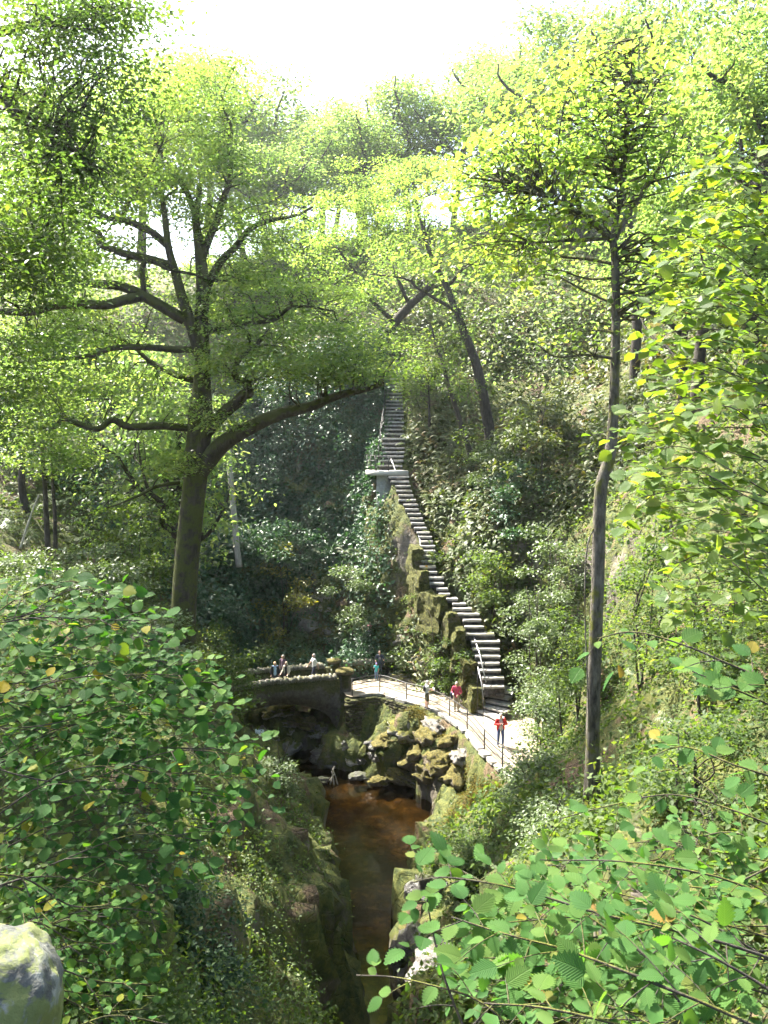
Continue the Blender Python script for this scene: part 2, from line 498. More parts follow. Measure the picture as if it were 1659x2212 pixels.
def poly_sd(px, py, poly):
    """signed distance to a polygon, negative inside"""
    d = np.full(px.shape, 1e9); inside = np.zeros(px.shape, bool)
    n = len(poly)
    for i in range(n):
        a = poly[i]; b = poly[(i + 1) % n]
        e = b - a; w = np.stack([px - a[0], py - a[1]], -1)
        t = np.clip((w @ e) / max(e @ e, 1e-9), 0, 1)
        q = w - t[..., None] * e
        d = np.minimum(d, np.hypot(q[..., 0], q[..., 1]))
        cond = ((a[1] <= py) & (b[1] > py)) | ((b[1] <= py) & (a[1] > py))
        xi = a[0] + (py - a[1]) / (b[1] - a[1] if abs(b[1] - a[1]) > 1e-9 else 1e-9) * e[0]
        inside ^= cond & (px < xi)
    return np.where(inside, -d, d)

def line_near(px, py, line):
    """distance to a polyline (n,>=2) and position along it"""
    best = np.full(px.shape, 1e9); par = np.zeros(px.shape)
    for i in range(len(line) - 1):
        a = line[i][:2]; e = line[i + 1][:2] - a
        w = np.stack([px - a[0], py - a[1]], -1)
        t = np.clip((w @ e) / max(e @ e, 1e-9), 0, 1)
        q = w - t[..., None] * e
        dd = np.hypot(q[..., 0], q[..., 1])
        m = dd < best
        best = np.where(m, dd, best); par = np.where(m, i + t, par)
    return best, par

# ------------------------------------------------------------------ ground
WATER_Z = -4.0
ctrl = [(395,1385,36),(60,1190,45),(0,1250,38),(250,1000,58),(650,870,68),(650,1150,63),(560,1150,62),(510,1200,58),(700,1250,59),(650,1390,56),
        (800,1110,61.5),(815,1075,61.3),(838,1090,60.6),(780,1250,58.5),(760,1400,56.8),(520,1380,56),(450,1470,52),(400,1560,44),(300,1500,32),(515,1655,35),(568,1730,31.5),(622,1815,27.5),
        (645,1910,25),(690,2010,23),(560,1950,22),(400,1900,17),(200,1900,11),(300,2150,11),(500,2150,15),(650,2150,20),(0,2000,6),(100,1700,14),(150,1450,22),
        (1120,1400,48),(1200,1300,47),(1300,1300,40),(1150,1570,44),(1180,1640,36),(1130,1730,33),(1025,1725,41.5),(990,1890,33),(935,2010,29),(1000,2000,22),
        (1100,2100,12.5),(950,2110,24),(870,2180,26),(1250,1750,17),(1450,1700,16),(1200,1850,18),(1050,1850,26),(1400,1300,34),(1600,1350,26),(1650,1700,11),
        (1500,2100,7.5),(1650,2200,5.5),(1000,1050,58.5),(950,960,62.5),(1000,930,64),(1100,1100,54),(1180,1150,52),(1100,1250,51),(1150,800,70),(1150,700,75),
        (1100,620,82),(1200,900,64),(1300,900,58),(1500,700,56),(1600,800,38),(1400,1000,50),(900,840,68),(880,760,73),(560,1480,56),(680,1470,57),(800,1600,50.0),(750,1590,50.6),(850,1590,48.6)]
cw = [tuple(D(*c)) for c in ctrl]
cw += [(-60,140,42),(0,140,46),(60,140,58),(-60,80,28),(-30,70,19),(-40,40,16),(-30,20,15),(60,80,44),(40,40,29),(30,20,21),(20,8,17),(-15,6,13.8),(-25,0,15),
       (0,100,39),(-15,85,26),(10,92,35),(30,90,38),(0,78,26),(3.5,3,12.8),(-3.5,2.5,12.8),(-2.2,20,3.0),(2.5,20,1.5),(-2.5,10,3),(3,10,4),(-110,110,40),(110,110,60),(-100,0,25),(100,0,40),
       (-6,56,-1.5),(-10,60,1.0),(-16,64,4),(-90,170,46),(90,170,64)]
cw = np.array(cw)
def mq(a, b): return np.sqrt(((a[:, None, :] - b[None]) ** 2).sum(-1) + 2.0)
_A = mq(cw[:, :2], cw[:, :2]); _n = len(cw)
_M = np.zeros((_n + 3, _n + 3)); _M[:_n, :_n] = _A - 0.08 * np.eye(_n); _P = np.c_[np.ones(_n), cw[:, :2]]
_M[:_n, _n:] = _P; _M[_n:, :_n] = _P.T
_sol = np.linalg.solve(_M, np.r_[cw[:, 2], 0, 0, 0])
def base_z(x, y):
    s = x.shape; q = np.c_[x.ravel(), y.ravel()]
    r = np.empty(len(q))
    for i in range(0, len(q), 20000):
        b = q[i:i + 20000]
        r[i:i + 20000] = mq(b, cw[:, :2]) @ _sol[:_n] + np.c_[np.ones(len(b)), b] @ _sol[_n:]
    return r.reshape(s)

# gorge pool: left and right water edges
edge_l = np.array([(-0.9, 16), (-0.9, 24), (-1.0, 28), (-1.6, 32.5), (-2.9, 38), (-3.8, 43), (-5.4, 47.5), (-6.6, 50), (-8.2, 53)])
edge_r = np.array([(0.5, 16), (0.6, 24), (0.5, 28), (0.9, 33), (1.7, 38), (2.6, 42), (3.0, 45), (1.2, 48.4), (-2.9, 50.0), (-4.2, 53)])
POOL = np.vstack([edge_l, edge_r[::-1]])

xs = np.r_[np.arange(-110, -24, 3.0), np.arange(-24, 24, 0.21), np.arange(24, 111, 3.0)]
ys = np.r_[np.arange(1.0, 22, 0.33), np.arange(22, 76, 0.215), np.arange(76, 100, 0.8), np.arange(100, 181, 4.0)]
GX, GY = np.meshgrid(xs, ys)
GZ = base_z(GX, GY)
p3 = np.stack([GX, GY, np.zeros_like(GX)], -1)
GZ = GZ + 0.55 * fbm(p3 * 0.32, 3, 4) * np.clip(np.abs(GX) / 4 + 0.3, 0, 1)
dp = poly_sd(GX, GY, POOL)
wob = 0.5 * fbm(p3 * 0.6, 9, 3)
dpw = dp + wob
bedz = -5.3
GZ = np.where(dpw < 0, bedz, np.minimum(GZ, bedz + 0.6 + 5.5 * np.maximum(dpw, 0) ** 0.9))
GZ = GZ + np.clip(1 - np.abs(dp - 2.2) / 4.5, 0, 1) * (dpw > 0) * (0.55 * fbm(p3 * 0.9, 77, 3) + 0.30 * np.abs(vnoise(p3 * 1.7, 78)))
ds, par = line_near(GX, GY, STC)
i0 = np.clip(par.astype(int), 0, len(STC) - 2); tt = par - i0
zst = STC[i0, 2] * (1 - tt) + STC[i0 + 1, 2] * tt
wst = STW[i0]
e = np.maximum(ds - wst - 0.15, 0)
GZ = np.where(ds < 14, np.clip(GZ, zst - 0.42 - 2.4 * e - 0.4 * e * e, zst - 0.42 + 1.7 * e + 0.35 * e * e), GZ)
dpa = poly_sd(GX, GY, PATH)
e = np.maximum(dpa - 0.05, 0)
GZ = np.where(dpa < 9, np.clip(GZ, -0.16 - 5.0 * np.maximum(dpa - 0.15, 0), -0.16 + 1.5 * e + 0.5 * e * e), GZ)
_pz = float(zz[N_LOWER - 1]); _px = float(D0(*c2(345, 1020), YP + 0.4)[0])
_k = np.clip(1.6 - np.abs(GX - _px + 0.3) / 1.0, 0, 1) * np.clip(1.5 - np.abs(GY - YP) / 2.0, 0, 1)
GZ = np.where(_k > 0, np.minimum(GZ, _pz - 2.9 * _k + 6 * (1 - _k)), GZ)      # the platform stands free of the slope
# fine relief, stronger on steep ground, pushed sideways so that crags overhang
gy, gx = np.gradient(GZ, ys, xs)
steep = np.clip(np.hypot(gx, gy) - 0.5, 0, 2.2)
keep = np.clip((dpa - 0.1) / 0.8, 0, 1) * np.clip((ds - wst - 0.2) / 0.8, 0, 1)
P3 = np.stack([GX, GY, GZ], -1)
ridg = 1 - 2 * np.abs(vnoise(P3 * np.array([0.55, 0.55, 0.9]), 21))
lump = fbm(P3 * 1.15, 31, 4, 0.55)
nrm = np.stack([-gx, -gy, np.ones_like(gx)], -1); nrm /= np.linalg.norm(nrm, axis=-1)[..., None]
amp = (0.10 + 0.30 * steep + 0.22 * np.clip(1 - np.abs(dp) / 6, 0, 1)) * keep
disp = (0.55 * lump + 0.45 * ridg) * amp
V3 = P3 + nrm * disp[..., None]
ny, nx = GX.shape
idx = np.arange(nx * ny).reshape(ny, nx)
quads = np.stack([idx[:-1, :-1], idx[:-1, 1:], idx[1:, 1:], idx[1:, :-1]], -1).reshape(-1, 4)
gr = part('ground', V3.reshape(-1, 3), (quads.ravel(), np.full(len(quads), 4)), M['ground'], None, True)
tag(gr, 'steep mossy gorge sides of rock, moss and leaf litter', None, None, 'structure')
VZ = V3[..., 2]

def zt(x, y):
    """ground height, bilinear"""
    x = np.asarray(x, float); y = np.asarray(y, float)
    i = np.clip(np.searchsorted(xs, x) - 1, 0, nx - 2); j = np.clip(np.searchsorted(ys, y) - 1, 0, ny - 2)
    u = np.clip((x - xs[i]) / (xs[i + 1] - xs[i]), 0, 1); v = np.clip((y - ys[j]) / (ys[j + 1] - ys[j]), 0, 1)
    return (VZ[j, i] * (1 - u) * (1 - v) + VZ[j, i + 1] * u * (1 - v) + VZ[j + 1, i] * (1 - u) * v + VZ[j + 1, i + 1] * u * v)
def gnorm(x, y):
    h = 0.3
    n = np.stack([-(zt(x + h, y) - zt(x - h, y)) / (2 * h), -(zt(x, y + h) - zt(x, y - h)) / (2 * h), np.ones_like(np.asarray(x, float))], -1)
    return n / np.linalg.norm(n, axis=-1)[..., None]

# pool: pebble bed and water sheet
def sheet(name, poly, z, step, mat, grow, nz=0.0, seed=0):
    mn = poly.min(0) - grow; mx = poly.max(0) + grow
    ax = np.arange(mn[0], mx[0], step); ay = np.arange(mn[1], mx[1], step)
    X, Y = np.meshgrid(ax, ay)
    inside = poly_sd(X, Y, poly) < grow
    Z = z + nz * fbm(np.stack([X, Y, X * 0], -1) * 0.9, seed, 3)
    id_ = np.arange(X.size).reshape(X.shape)
    q = np.stack([id_[:-1, :-1], id_[:-1, 1:], id_[1:, 1:], id_[1:, :-1]], -1).reshape(-1, 4)
    ok = inside.ravel()[q].all(1); q = q[ok]
    used = np.unique(q); rm = np.zeros(X.size, int); rm[used] = np.arange(len(used))
    return part(name, np.stack([X, Y, Z], -1).reshape(-1, 3)[used], (rm[q].ravel(), np.full(len(q), 4)), mat, None, True)
tag(sheet('stream_bed', POOL, -4.55, 0.3, M['bed'], 0.6, 0.16, 5), 'amber pebble bed under the pool', None, None, 'structure')
tag(sheet('water', POOL, WATER_Z, 0.3, M['water'], 0.8, 0.0), 'clear peaty brown water of the gorge pool', None, None, 'structure')

# path surface: smooth outline, level
def smooth_poly(pts, n=5):
    p = [np.array([*q[:2], 0.0]) for q in pts]
    return catmull(p, n)[:, :2]
out = np.vstack([smooth_poly(path_near), smooth_poly(path_far)])
def poly_sheet(name, outline, z, step, mat, nz, seed):
    bm = bmesh.new()
    vs = [bm.verts.new((p[0], p[1], z)) for p in outline]
    f = bm.faces.new(vs)
    bmesh.ops.triangulate(bm, faces=[f])
    for it in range(4):
        ed = [e for e in bm.edges if e.calc_length() > step]
        if ed: bmesh.ops.subdivide_edges(bm, edges=ed, cuts=1)
    bmesh.ops.triangulate(bm, faces=bm.faces[:])
    co = np.array([v.co[:] for v in bm.verts])
    zn = nz * fbm(co * 1.1, seed, 4)
    for v, dz in zip(bm.verts, zn): v.co.z += float(dz)
    me = bpy.data.meshes.new(name); bm.to_mesh(me); bm.free()
    for p in me.polygons: p.use_smooth = True
    me.materials.append(mat)
    return link(bpy.data.objects.new(name, me))
path = tag(poly_sheet('path', out, 0.0, 0.7, M['path'], 0.035, 4), 'pale trodden path between the bridge and the stone steps', None, None, 'structure')

# edging stones along the drop side of the path
def stone_block(L, Wd, Hh, seed, sub=2, rnd=0.12):
    """an irregular quarried block, about 48 triangles"""
    bm = bmesh.new()
    bmesh.ops.create_cube(bm, size=1.0)
    bmesh.ops.bevel(bm, geom=bm.edges[:], offset=0.09, segments=1, affect='EDGES')
    co = np.array([v.co[:] for v in bm.verts])
    co = co + rnd * fbm(co * 1.7 + seed * 7.1, seed, 2)[:, None] * np.array([0.5, 0.5, 0.8])
    for v, c in zip(bm.verts, co): v.co = (c[0] * L, c[1] * Wd, c[2] * Hh)
    return bm
def bm_obj(name, bm, mat, parent=None, loc=(0, 0, 0), rot=(0, 0, 0), smooth=False):
    me = bpy.data.meshes.new(name); bm.to_mesh(me); bm.free()
    me.materials.append(mat)
    if smooth:
        for p in me.polygons: p.use_smooth = True
    o = bpy.data.objects.new(name, me); link(o, parent)
    o.location = loc; o.rotation_euler = rot
    return o
blocks = []
for k in range(4):
    o = bm_obj('edging_stone', stone_block(0.82, 0.36, 0.2, k + 3), M['step']); blocks.append(o.data); bpy.data.objects.remove(o)
edge_line = catmull([np.array([*q[:2], 0]) for q in path_near[1:]], 8)
acc = 0; last = edge_line[0]; k = 0
for a, b in zip(edge_line[:-1], edge_line[1:]):
    L = np.linalg.norm(b - a); acc += L
    if acc > 0.8:
        acc = 0; d = b - a
        o = link(bpy.data.objects.new('edging_stone', blocks[k % 4]), path); k += 1
        o.location = (b[0], b[1] + 0.12, -0.04); o.rotation_euler = (0, random.uniform(-.05, .05), math.atan2(d[1], d[0]) + random.uniform(-.1, .1))
        o.scale = (random.uniform(.85, 1.1), random.uniform(.8, 1.2), random.uniform(.8, 1.1))

# ------------------------------------------------------------------ stone staircase
stair = empty('stone_staircase', STC[0], 'long steep flight of worn stone steps climbing past the concrete platform', 'staircase')
for i, (Lp, Rp) in enumerate(STEPS):
    d = Rp - Lp; w = float(np.hypot(d[0], d[1])); ax = d / w
    back = np.array([-ax[1], ax[0], 0.0])
    if back[1] < 0: back = -back
    nxt = STC[i + 1] - STC[i] if i + 1 < len(STC) else STC[i] - STC[i - 1]
    depth = min(max(abs(float(nxt @ back)), 0.30) + 0.12, 1.9)
    rise = float(STC[i][2] - STC[i - 1][2]) if i else 0.2
    big = i in (13,)
    if big: depth = 0.75
    th = min(0.135, max(rise * 0.55, 0.09))
    bm = bmesh.new(); bmesh.ops.create_cube(bm, size=1.0)
    cut = [e for e in bm.edges if abs(e.verts[0].co.x - e.verts[1].co.x) > 0.5]
    bmesh.ops.subdivide_edges(bm, edges=cut, cuts=4)
    co = np.array([v.co[:] for v in bm.verts])
    co = co * np.array([w, depth, th])
    nz = fbm(co * 2.6 + i * 3.7, 40, 3)
    co = co + np.stack([0.05 * np.roll(nz, 3), np.where(co[:, 1] < 0, 0.045, 0) * nz, 0.018 * np.roll(nz, 5)], -1)
    for v, c in zip(bm.verts, co): v.co = c
    rim = [e for e in bm.edges if e.is_manifold and e.calc_face_angle(0) > 0.9]
    bmesh.ops.bevel(bm, geom=rim, offset=0.014, segments=1, affect='EDGES')
    mid_ = (Lp + Rp) / 2 + back * (depth / 2) - np.array([0, 0, th / 2])
    rotz = math.atan2(ax[1], ax[0])
    o = bm_obj('step', bm, M['step'], stair, tuple(mid_ - STC[0]), (random.uniform(-.015, .015), random.uniform(-.012, .012), rotz))
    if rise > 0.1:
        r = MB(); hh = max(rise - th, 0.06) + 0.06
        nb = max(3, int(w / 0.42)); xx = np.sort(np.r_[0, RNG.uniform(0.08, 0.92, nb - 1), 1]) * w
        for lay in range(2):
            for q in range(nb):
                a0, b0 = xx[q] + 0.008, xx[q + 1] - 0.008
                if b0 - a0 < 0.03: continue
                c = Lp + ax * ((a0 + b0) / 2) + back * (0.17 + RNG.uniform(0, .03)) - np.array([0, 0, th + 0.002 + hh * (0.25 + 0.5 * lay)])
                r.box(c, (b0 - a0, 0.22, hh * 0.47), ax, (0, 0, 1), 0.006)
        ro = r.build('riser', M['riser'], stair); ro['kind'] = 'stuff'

# landing slab behind the seven steps above the platform
def slab(name, corners, th, mat, parent, jit=0.0):
    c = np.array(corners, float)
    v = np.vstack([c, c - np.array([0, 0, th])])
    if jit: v = v + RNG.uniform(-jit, jit, v.shape)
    return part(name, v, [(0, 1, 2, 3), (7, 6, 5, 4), (0, 4, 5, 1), (1, 5, 6, 2), (2, 6, 7, 3), (3, 7, 4, 0)], mat, parent)
a, b = STEPS[N_MID - 1]; c_, d_ = STEPS[N_MID]
slab('landing', [a + (0, .46, .012), b + (0, .46, .012), d_ + (0.05, .1, 0) - (0, 0, d_[2] - b[2] - .012), c_ + (-.05, .1, 0) - (0, 0, c_[2] - a[2] - .012)], 0.2, M['step'], stair)
# low mossy walls that carry the left side of the lower flight
for (i0_, i1_, dn, up) in ((7, 9, 1.2, -0.7), (10, 12, 1.5, -0.35), (13, 15, 1.6, 0.2), (16, 18, 1.4, 0.1), (19, 22, 1.5, 0.15), (23, 26, 1.4, 0.25), (27, 31, 1.2, 0.3)):
    a = STEPS[i0_][0]; b = STEPS[i1_][0]
    d = b - a; d[2] = 0; L = np.linalg.norm(d) + 0.35; ax = d / np.linalg.norm(d)
    left = np.array([-ax[1], ax[0], 0]);
    if left[0] > 0: left = -left
    zt_ = a[2] + (b[2] - a[2]) * 0.35 + up - 0.15
    zb = a[2] - dn - 0.8
    c = (a + b) / 2 + left * 0.33; c[2] = (zt_ + zb) / 2
    bm = bmesh.new(); bmesh.ops.create_cube(bm, size=1.0)
    bmesh.ops.subdivide_edges(bm, edges=bm.edges[:], cuts=9, use_grid_fill=True)
    co = np.array([v.co[:] for v in bm.verts]); co[:, 1] *= 1.0 + 0.7 * (0.5 - co[:, 2]); co = co * np.array([L * 1.15, 0.62, zt_ - zb])
    n3 = np.stack([fbm(co * 1.8 + i0_, 60 + q, 4) for q in range(3)], -1)
    co = co + 0.15 * n3
    for v, q in zip(bm.verts, co): v.co = q
    bm_obj('side_wall', bm, M['wall_moss'], stair, tuple(c - STC[0]), (0, 0, math.atan2(ax[1], ax[0])))

# ------------------------------------------------------------------ concrete viewing platform
pz = float(zz[N_LOWER - 1]) + 0.02
pA = G_ = None
fl = D0(*c2(250, 997), YP - 0.15); fr = STEPS[N_LOWER - 1][1] + (0.0, -0.12, 0)
bl = D0(*c2(180, 937), YP + 1.75); br = D0(*c2(500, 925), YP + 1.75)
plat = empty('viewing_platform', (fl + fr) / 2, 'small concrete platform on a rough pale pillar jutting left of the steps', 'platform')
cs = [np.array([q[0], q[1], pz]) for q in (fl, fr, br, bl)]
slab('deck', cs, 0.36, M['concrete'], plat)
pl = D0(*c2(278, 1020), YP + 0.25); pr = D0(*c2(412, 1020), YP + 0.25)
bmn = MB(); zb = pz - 3.6
w = pr[0] - pl[0]
hN = 10
ring = []
for h in np.linspace(0, 1, hN):
    z = (pz - 0.36) * (1 - h) + zb * h
    g = 1 + 0.10 * h
    cx = (pl[0] + pr[0]) / 2; cy = YP + 0.85
    for (sx, sy) in ((-1, -1), (0, -1), (1, -1), (1, 0), (1, 1), (0, 1), (-1, 1), (-1, 0)):
        ring.append((cx + sx * w / 2 * g, cy + sy * 0.65 * g, z))
ring = np.array(ring); n3 = np.stack([fbm(ring * 2.0, 80 + q, 3) for q in range(3)], -1); n3[:8] = 0; ring += 0.05 * n3
fc = []
for h in range(hN - 1):
    for q in range(8):
        fc.append((h * 8 + q, h * 8 + (q + 1) % 8, h * 8 + 8 + (q + 1) % 8, h * 8 + 8 + q))
part('pillar', ring, fc, M['rough_concrete'], plat)

# railings
def railing(name, label, cat, posts, height, rails, mat, r_post, r_rail, lean=(0, 0, 0), group=None):
    root = empty(name, posts[0], label, cat, group)
    up = np.array([0, 0, 1.0])
    for p in posts:
        m = MB(); m.tube([p - up * 0.15, p + up * height], r_post, 6); m.build('post', mat, root, True)
    for f in rails:
        m = MB(); m.tube(np.array([p + up * height * f for p in posts]), r_rail, 6); m.build('rail', mat, root, True)
    return root
B = [np.array([q[0], q[1], pz]) for q in (fl, bl)]
pts = [cs[0] + (0.12, 0.12, 0), cs[0] * 0.5 + cs[3] * 0.5 + (0.12, 0, 0), cs[3] + (0.12, -0.1, 0)]
railing('platform_railing', 'black iron railing along the outer edge of the concrete platform', 'railing', pts, 1.15, (1.0, 0.66, 0.33), M['iron'], 0.04, 0.028)
pts = [cs[0] + (0.2, 0.1, 0), cs[0] + (1.15, 0.08, 0)]
railing('platform_front_railing', 'short black railing across the front of the concrete platform', 'railing', pts, 1.1, (1.0, 0.66, 0.33, 0.05), M['iron'], 0.035, 0.024)
pts = [STEPS[i][0] + (-0.08, 0.1, 0) for i in (N_LOWER + 1, N_MID - 1, N_MID + 3, N_MID + 8, N_MID + 13, N_MID + 18)]
railing('upper_stair_railing', 'dark iron railing up the left edge of the highest flight', 'railing', pts, 1.1, (1.0, 0.5), M['iron'], 0.035, 0.026)
# pale handrail of the lower flights
hr = empty('handrail', STEPS[5][0], 'long pale metal handrail beside the lower steps', 'handrail')
rp = [D(*c3(1203, 978), 47.9), D(*c3(1140, 690), 49.3), D(*c3(1035, 405), 51.2), D(*c3(900, 215), 52.6), D(*c3(740, 30), 54.0), D(*c2(672, 1790), 54.9), D(*c2(660, 1575), 55.6), D(*c2(595, 1400), 57.3), D(*c2(520, 1180), 59.2), D(*c2(425, 915), 60.9), D(*c2(405, 865), 61.4)]
m = MB(); m.tube(np.array(rp), 0.042, 6); m.build('rail', M['rail'], hr, True)
rp2 = [D(*c3(1125, 830), 47.7), D(*c3(1160, 985), 47.0), D(*c3(1178, 1140), 46.4)]
m = MB(); m.tube(np.array(rp2), 0.028, 6); m.build('rail', M['rail'], hr, True)
for q in rp[1:-1] + [rp2[0], rp2[2]]:
    j = int(np.argmin(np.hypot(STC[:, 0] - q[0], STC[:, 1] - q[1])))
    m = MB(); m.tube([np.array([q[0], q[1], min(STC[j, 2], q[2]) - 0.25]), q], 0.022, 6); m.build('post', M['iron'], hr, True)

# ------------------------------------------------------------------ fence on the drop side of the path
fp = [G(757, 1506), G(817, 1497), G(875, 1515), G(922, 1527), G(968, 1551), G(1006, 1579), G(1043, 1624), G(1082, 1662), G(1125, 1700)]
fence = empty('path_fence', fp[3], 'thin iron post and rail fence along the drop side of the path', 'fence')
inset = np.array([0.10, 0.22, 0])
fp = [q + inset for q in fp]
for q in fp:
    m = MB(); m.tube([q - (0, 0, .3), q + (0, 0, 1.12)], 0.04, 6); m.build('post', M['iron'], fence, True)
for h in (1.08, 0.72, 0.38):
    m = MB(); ln = catmull([q + np.array([0, 0, h]) for q in fp], 4); m.tube(ln, 0.028, 5); m.build('rail', M['iron'], fence, True)

# ------------------------------------------------------------------ stone bridge
bridge = empty('stone_bridge', bridge_a, 'dark mossy arched stone bridge with upright coping stones', 'bridge')
bdir = (bridge_b - bridge_a); blen = np.linalg.norm(bdir); bdir /= blen
bnor = np.array([-bdir[1], bdir[0], 0.0])
if bnor[1] < 0: bnor = -bnor
def top_z(s):      # coping foot along the bridge, s metres from the right pillar
    return 0.80 + 0.10 * math.sin(min(s / 9.0, 1) * math.pi) - 0.055 * max(s - 4.5, 0) ** 1.2
def arch_z(s):
    if s < 0.35: return -3.4
    t = (s - 4.3) / 3.95
    return -0.42 - 2.4 * (1 - math.sqrt(max(1 - t * t, 0))) if abs(t) < 1 else -3.4
def bp(s, off, z): return bridge_a + bdir * s + bnor * off + np.array([0, 0, z])
BW = 2.75
for off in (0.0, BW):
    ss = np.r_[0, 0.34, np.linspace(0.36, 8.24, 30), 8.26, blen]
    v = []; f = []
    for s in ss:
        for o_ in (off, off + 0.36):
            v += [bp(s, o_, top_z(s)), bp(s, o_, arch_z(s))]
    for i in range(len(ss) - 1):
        a = i * 4; b = a + 4
        f += [(a, a + 1, b + 1, b), (a + 2, b + 2, b + 3, a + 3), (a, b, b + 2, a + 2), (a + 1, a + 3, b + 3, b + 1)]
    f += [(0, 2, 3, 1), (len(v) - 4, len(v) - 3, len(v) - 1, len(v) - 2)]
    part('parapet_wall', v, f, M['wall'], bridge)
    cp = MB(); s = 0.45
    while s < blen - 0.1:
        wd = RNG.uniform(0.09, 0.16); hh = RNG.uniform(0.22, 0.36)
        c = bp(s + wd / 2, off + 0.18 + RNG.uniform(-.03, .03), top_z(s) + hh / 2 - 0.03)
        cp.box(c, (wd * 0.86, RNG.uniform(0.34, 0.46), hh), bdir + np.array([0, 0, RNG.uniform(-.25, .1)]), (0, 0, 1), 0.03)
        s += wd
    cb = cp.build('coping', M['coping'], bridge); cb['kind'] = 'stuff'
# deck between the parapets and barrel of the arch
ss = np.linspace(0.0, blen, 34); v = []; f = []
for s in ss:
    v += [bp(s, 0.365, top_z(s) - 0.48), bp(s, BW - 0.005, top_z(s) - 0.48), bp(s, 0.365, max(arch_z(s), -3.3) + 0.02), bp(s, BW - 0.005, max(arch_z(s), -3.3) + 0.02)]
for i in range(len(ss) - 1):
    a = i * 4; b = a + 4
    f += [(a, b, b + 1, a + 1), (a + 2, a + 3, b + 3, b + 2)]
part('deck', v, f, M['wall'], bridge)
def lathe(c, prof, sides=18, squash=0.0, seed=0):
    v = []; f = []
    for (r, z) in prof:
        for k in range(sides):
            a = 2 * math.pi * k / sides
            v.append((c[0] + r * math.cos(a), c[1] + r * math.sin(a), c[2] + z))
    n = len(prof)
    for i in range(n - 1):
        for k in range(sides):
            f.append((i * sides + k, i * sides + (k + 1) % sides, (i + 1) * sides + (k + 1) % sides, (i + 1) * sides + k))
    f.append(tuple(range(sides))[::-1]); f.append(tuple(range((n - 1) * sides, n * sides)))
    v = np.array(v); v[:, :2] += 0.03 * np.stack([fbm(v * 2.5, seed, 3), fbm(v * 2.5, seed + 5, 3)], -1)
    return v, f
pc = bp(-0.15, 0.18, 0)
v, f = lathe(pc, [(0.50, -3.6), (0.46, -2), (0.42, 0), (0.42, 1.12)], 16, seed=2)
pil = part('pillar', v, f, M['wall'], bridge, True)
v, f = lathe(pc, [(0.44, 1.122), (0.60, 1.15), (0.62, 1.30), (0.52, 1.38), (0.2, 1.42)], 18, seed=4)
part('pillar_cap', v, f, M['rock_moss'], pil, True)
pc2 = bp(-0.2, BW + 0.2, 0)
m = MB(); m.box(pc2 + (0, 0, -1.1), (0.62, 0.62, 4.4), bdir, (0, 0, 1), 0.02); pil = m.build('pillar', M['wall'], bridge)
m = MB(); m.box(pc2 + (0, 0, 1.21), (0.82, 0.82, 0.2), bdir, (0, 0, 1), 0.03); m.build('pillar_cap', M['rock_moss'], pil)
# wall running on beside the path behind the bridge
w0 = pc2 + (0.3, 0.1, 0); w1 = np.array([0.9, 57.0, 0])
wl = empty('roadside_wall', w0, 'low rubble wall with upright coping beside the path behind the bridge', 'wall')
dw = w1 - w0; Lw = np.linalg.norm(dw); dw /= Lw
m = MB(); m.box((w0 + w1) / 2 + (0, 0, 0.1), (Lw, 0.36, 1.5), dw, (0, 0, 1), 0.03); m.build('wall_body', M['wall'], wl)
cp = MB(); s = 0.1
while s < Lw:
    wd = RNG.uniform(0.1, 0.17); hh = RNG.uniform(0.2, 0.34)
    cp.box(w0 + dw * (s + wd / 2) + (0, 0, 0.85 + hh / 2 - 0.03), (wd * 0.86, 0.42, hh), dw + np.array([0, 0, RNG.uniform(-.1, .25)]), (0, 0, 1), 0.03); s += wd
cb = cp.build('coping', M['coping'], wl); cb['kind'] = 'stuff'
# dry stone face under the path edge, right of the pillar
rw = empty('retaining_wall', G(800, 1520), 'dark dry stone wall holding up the path beside the bridge pillar', 'wall')
ln = catmull([np.array([pc[0] + .3, pc[1] - .15, 0])] + [np.array([*q[:2], 0]) + (0, -0.12, 0) for q in path_near[1:5]], 10)
st = MB(); zc = -0.13
for row in range(16):
    h = RNG.uniform(0.11, 0.2); seg = 0; 
    cum = np.r_[0, np.cumsum(np.linalg.norm(np.diff(ln, axis=0), axis=1))]
    s = RNG.uniform(0, .3)
    while s < cum[-1] - 0.2:
        wd = RNG.uniform(0.2, 0.6)
        c = np.array([np.interp(s + wd / 2, cum, ln[:, k]) for k in range(3)]); c2_ = np.array([np.interp(s + wd / 2 + .1, cum, ln[:, k]) for k in range(3)])
        st.box(c + (0, RNG.uniform(-.05, .05) - 0.02 * row, zc - h / 2), (wd * 0.95, 0.5, h * 0.93), c2_ - c, (0, 0, 1), 0.025); s += wd
    zc -= h
sb = st.build('stones', M['wall'], rw); sb['kind'] = 'stuff'

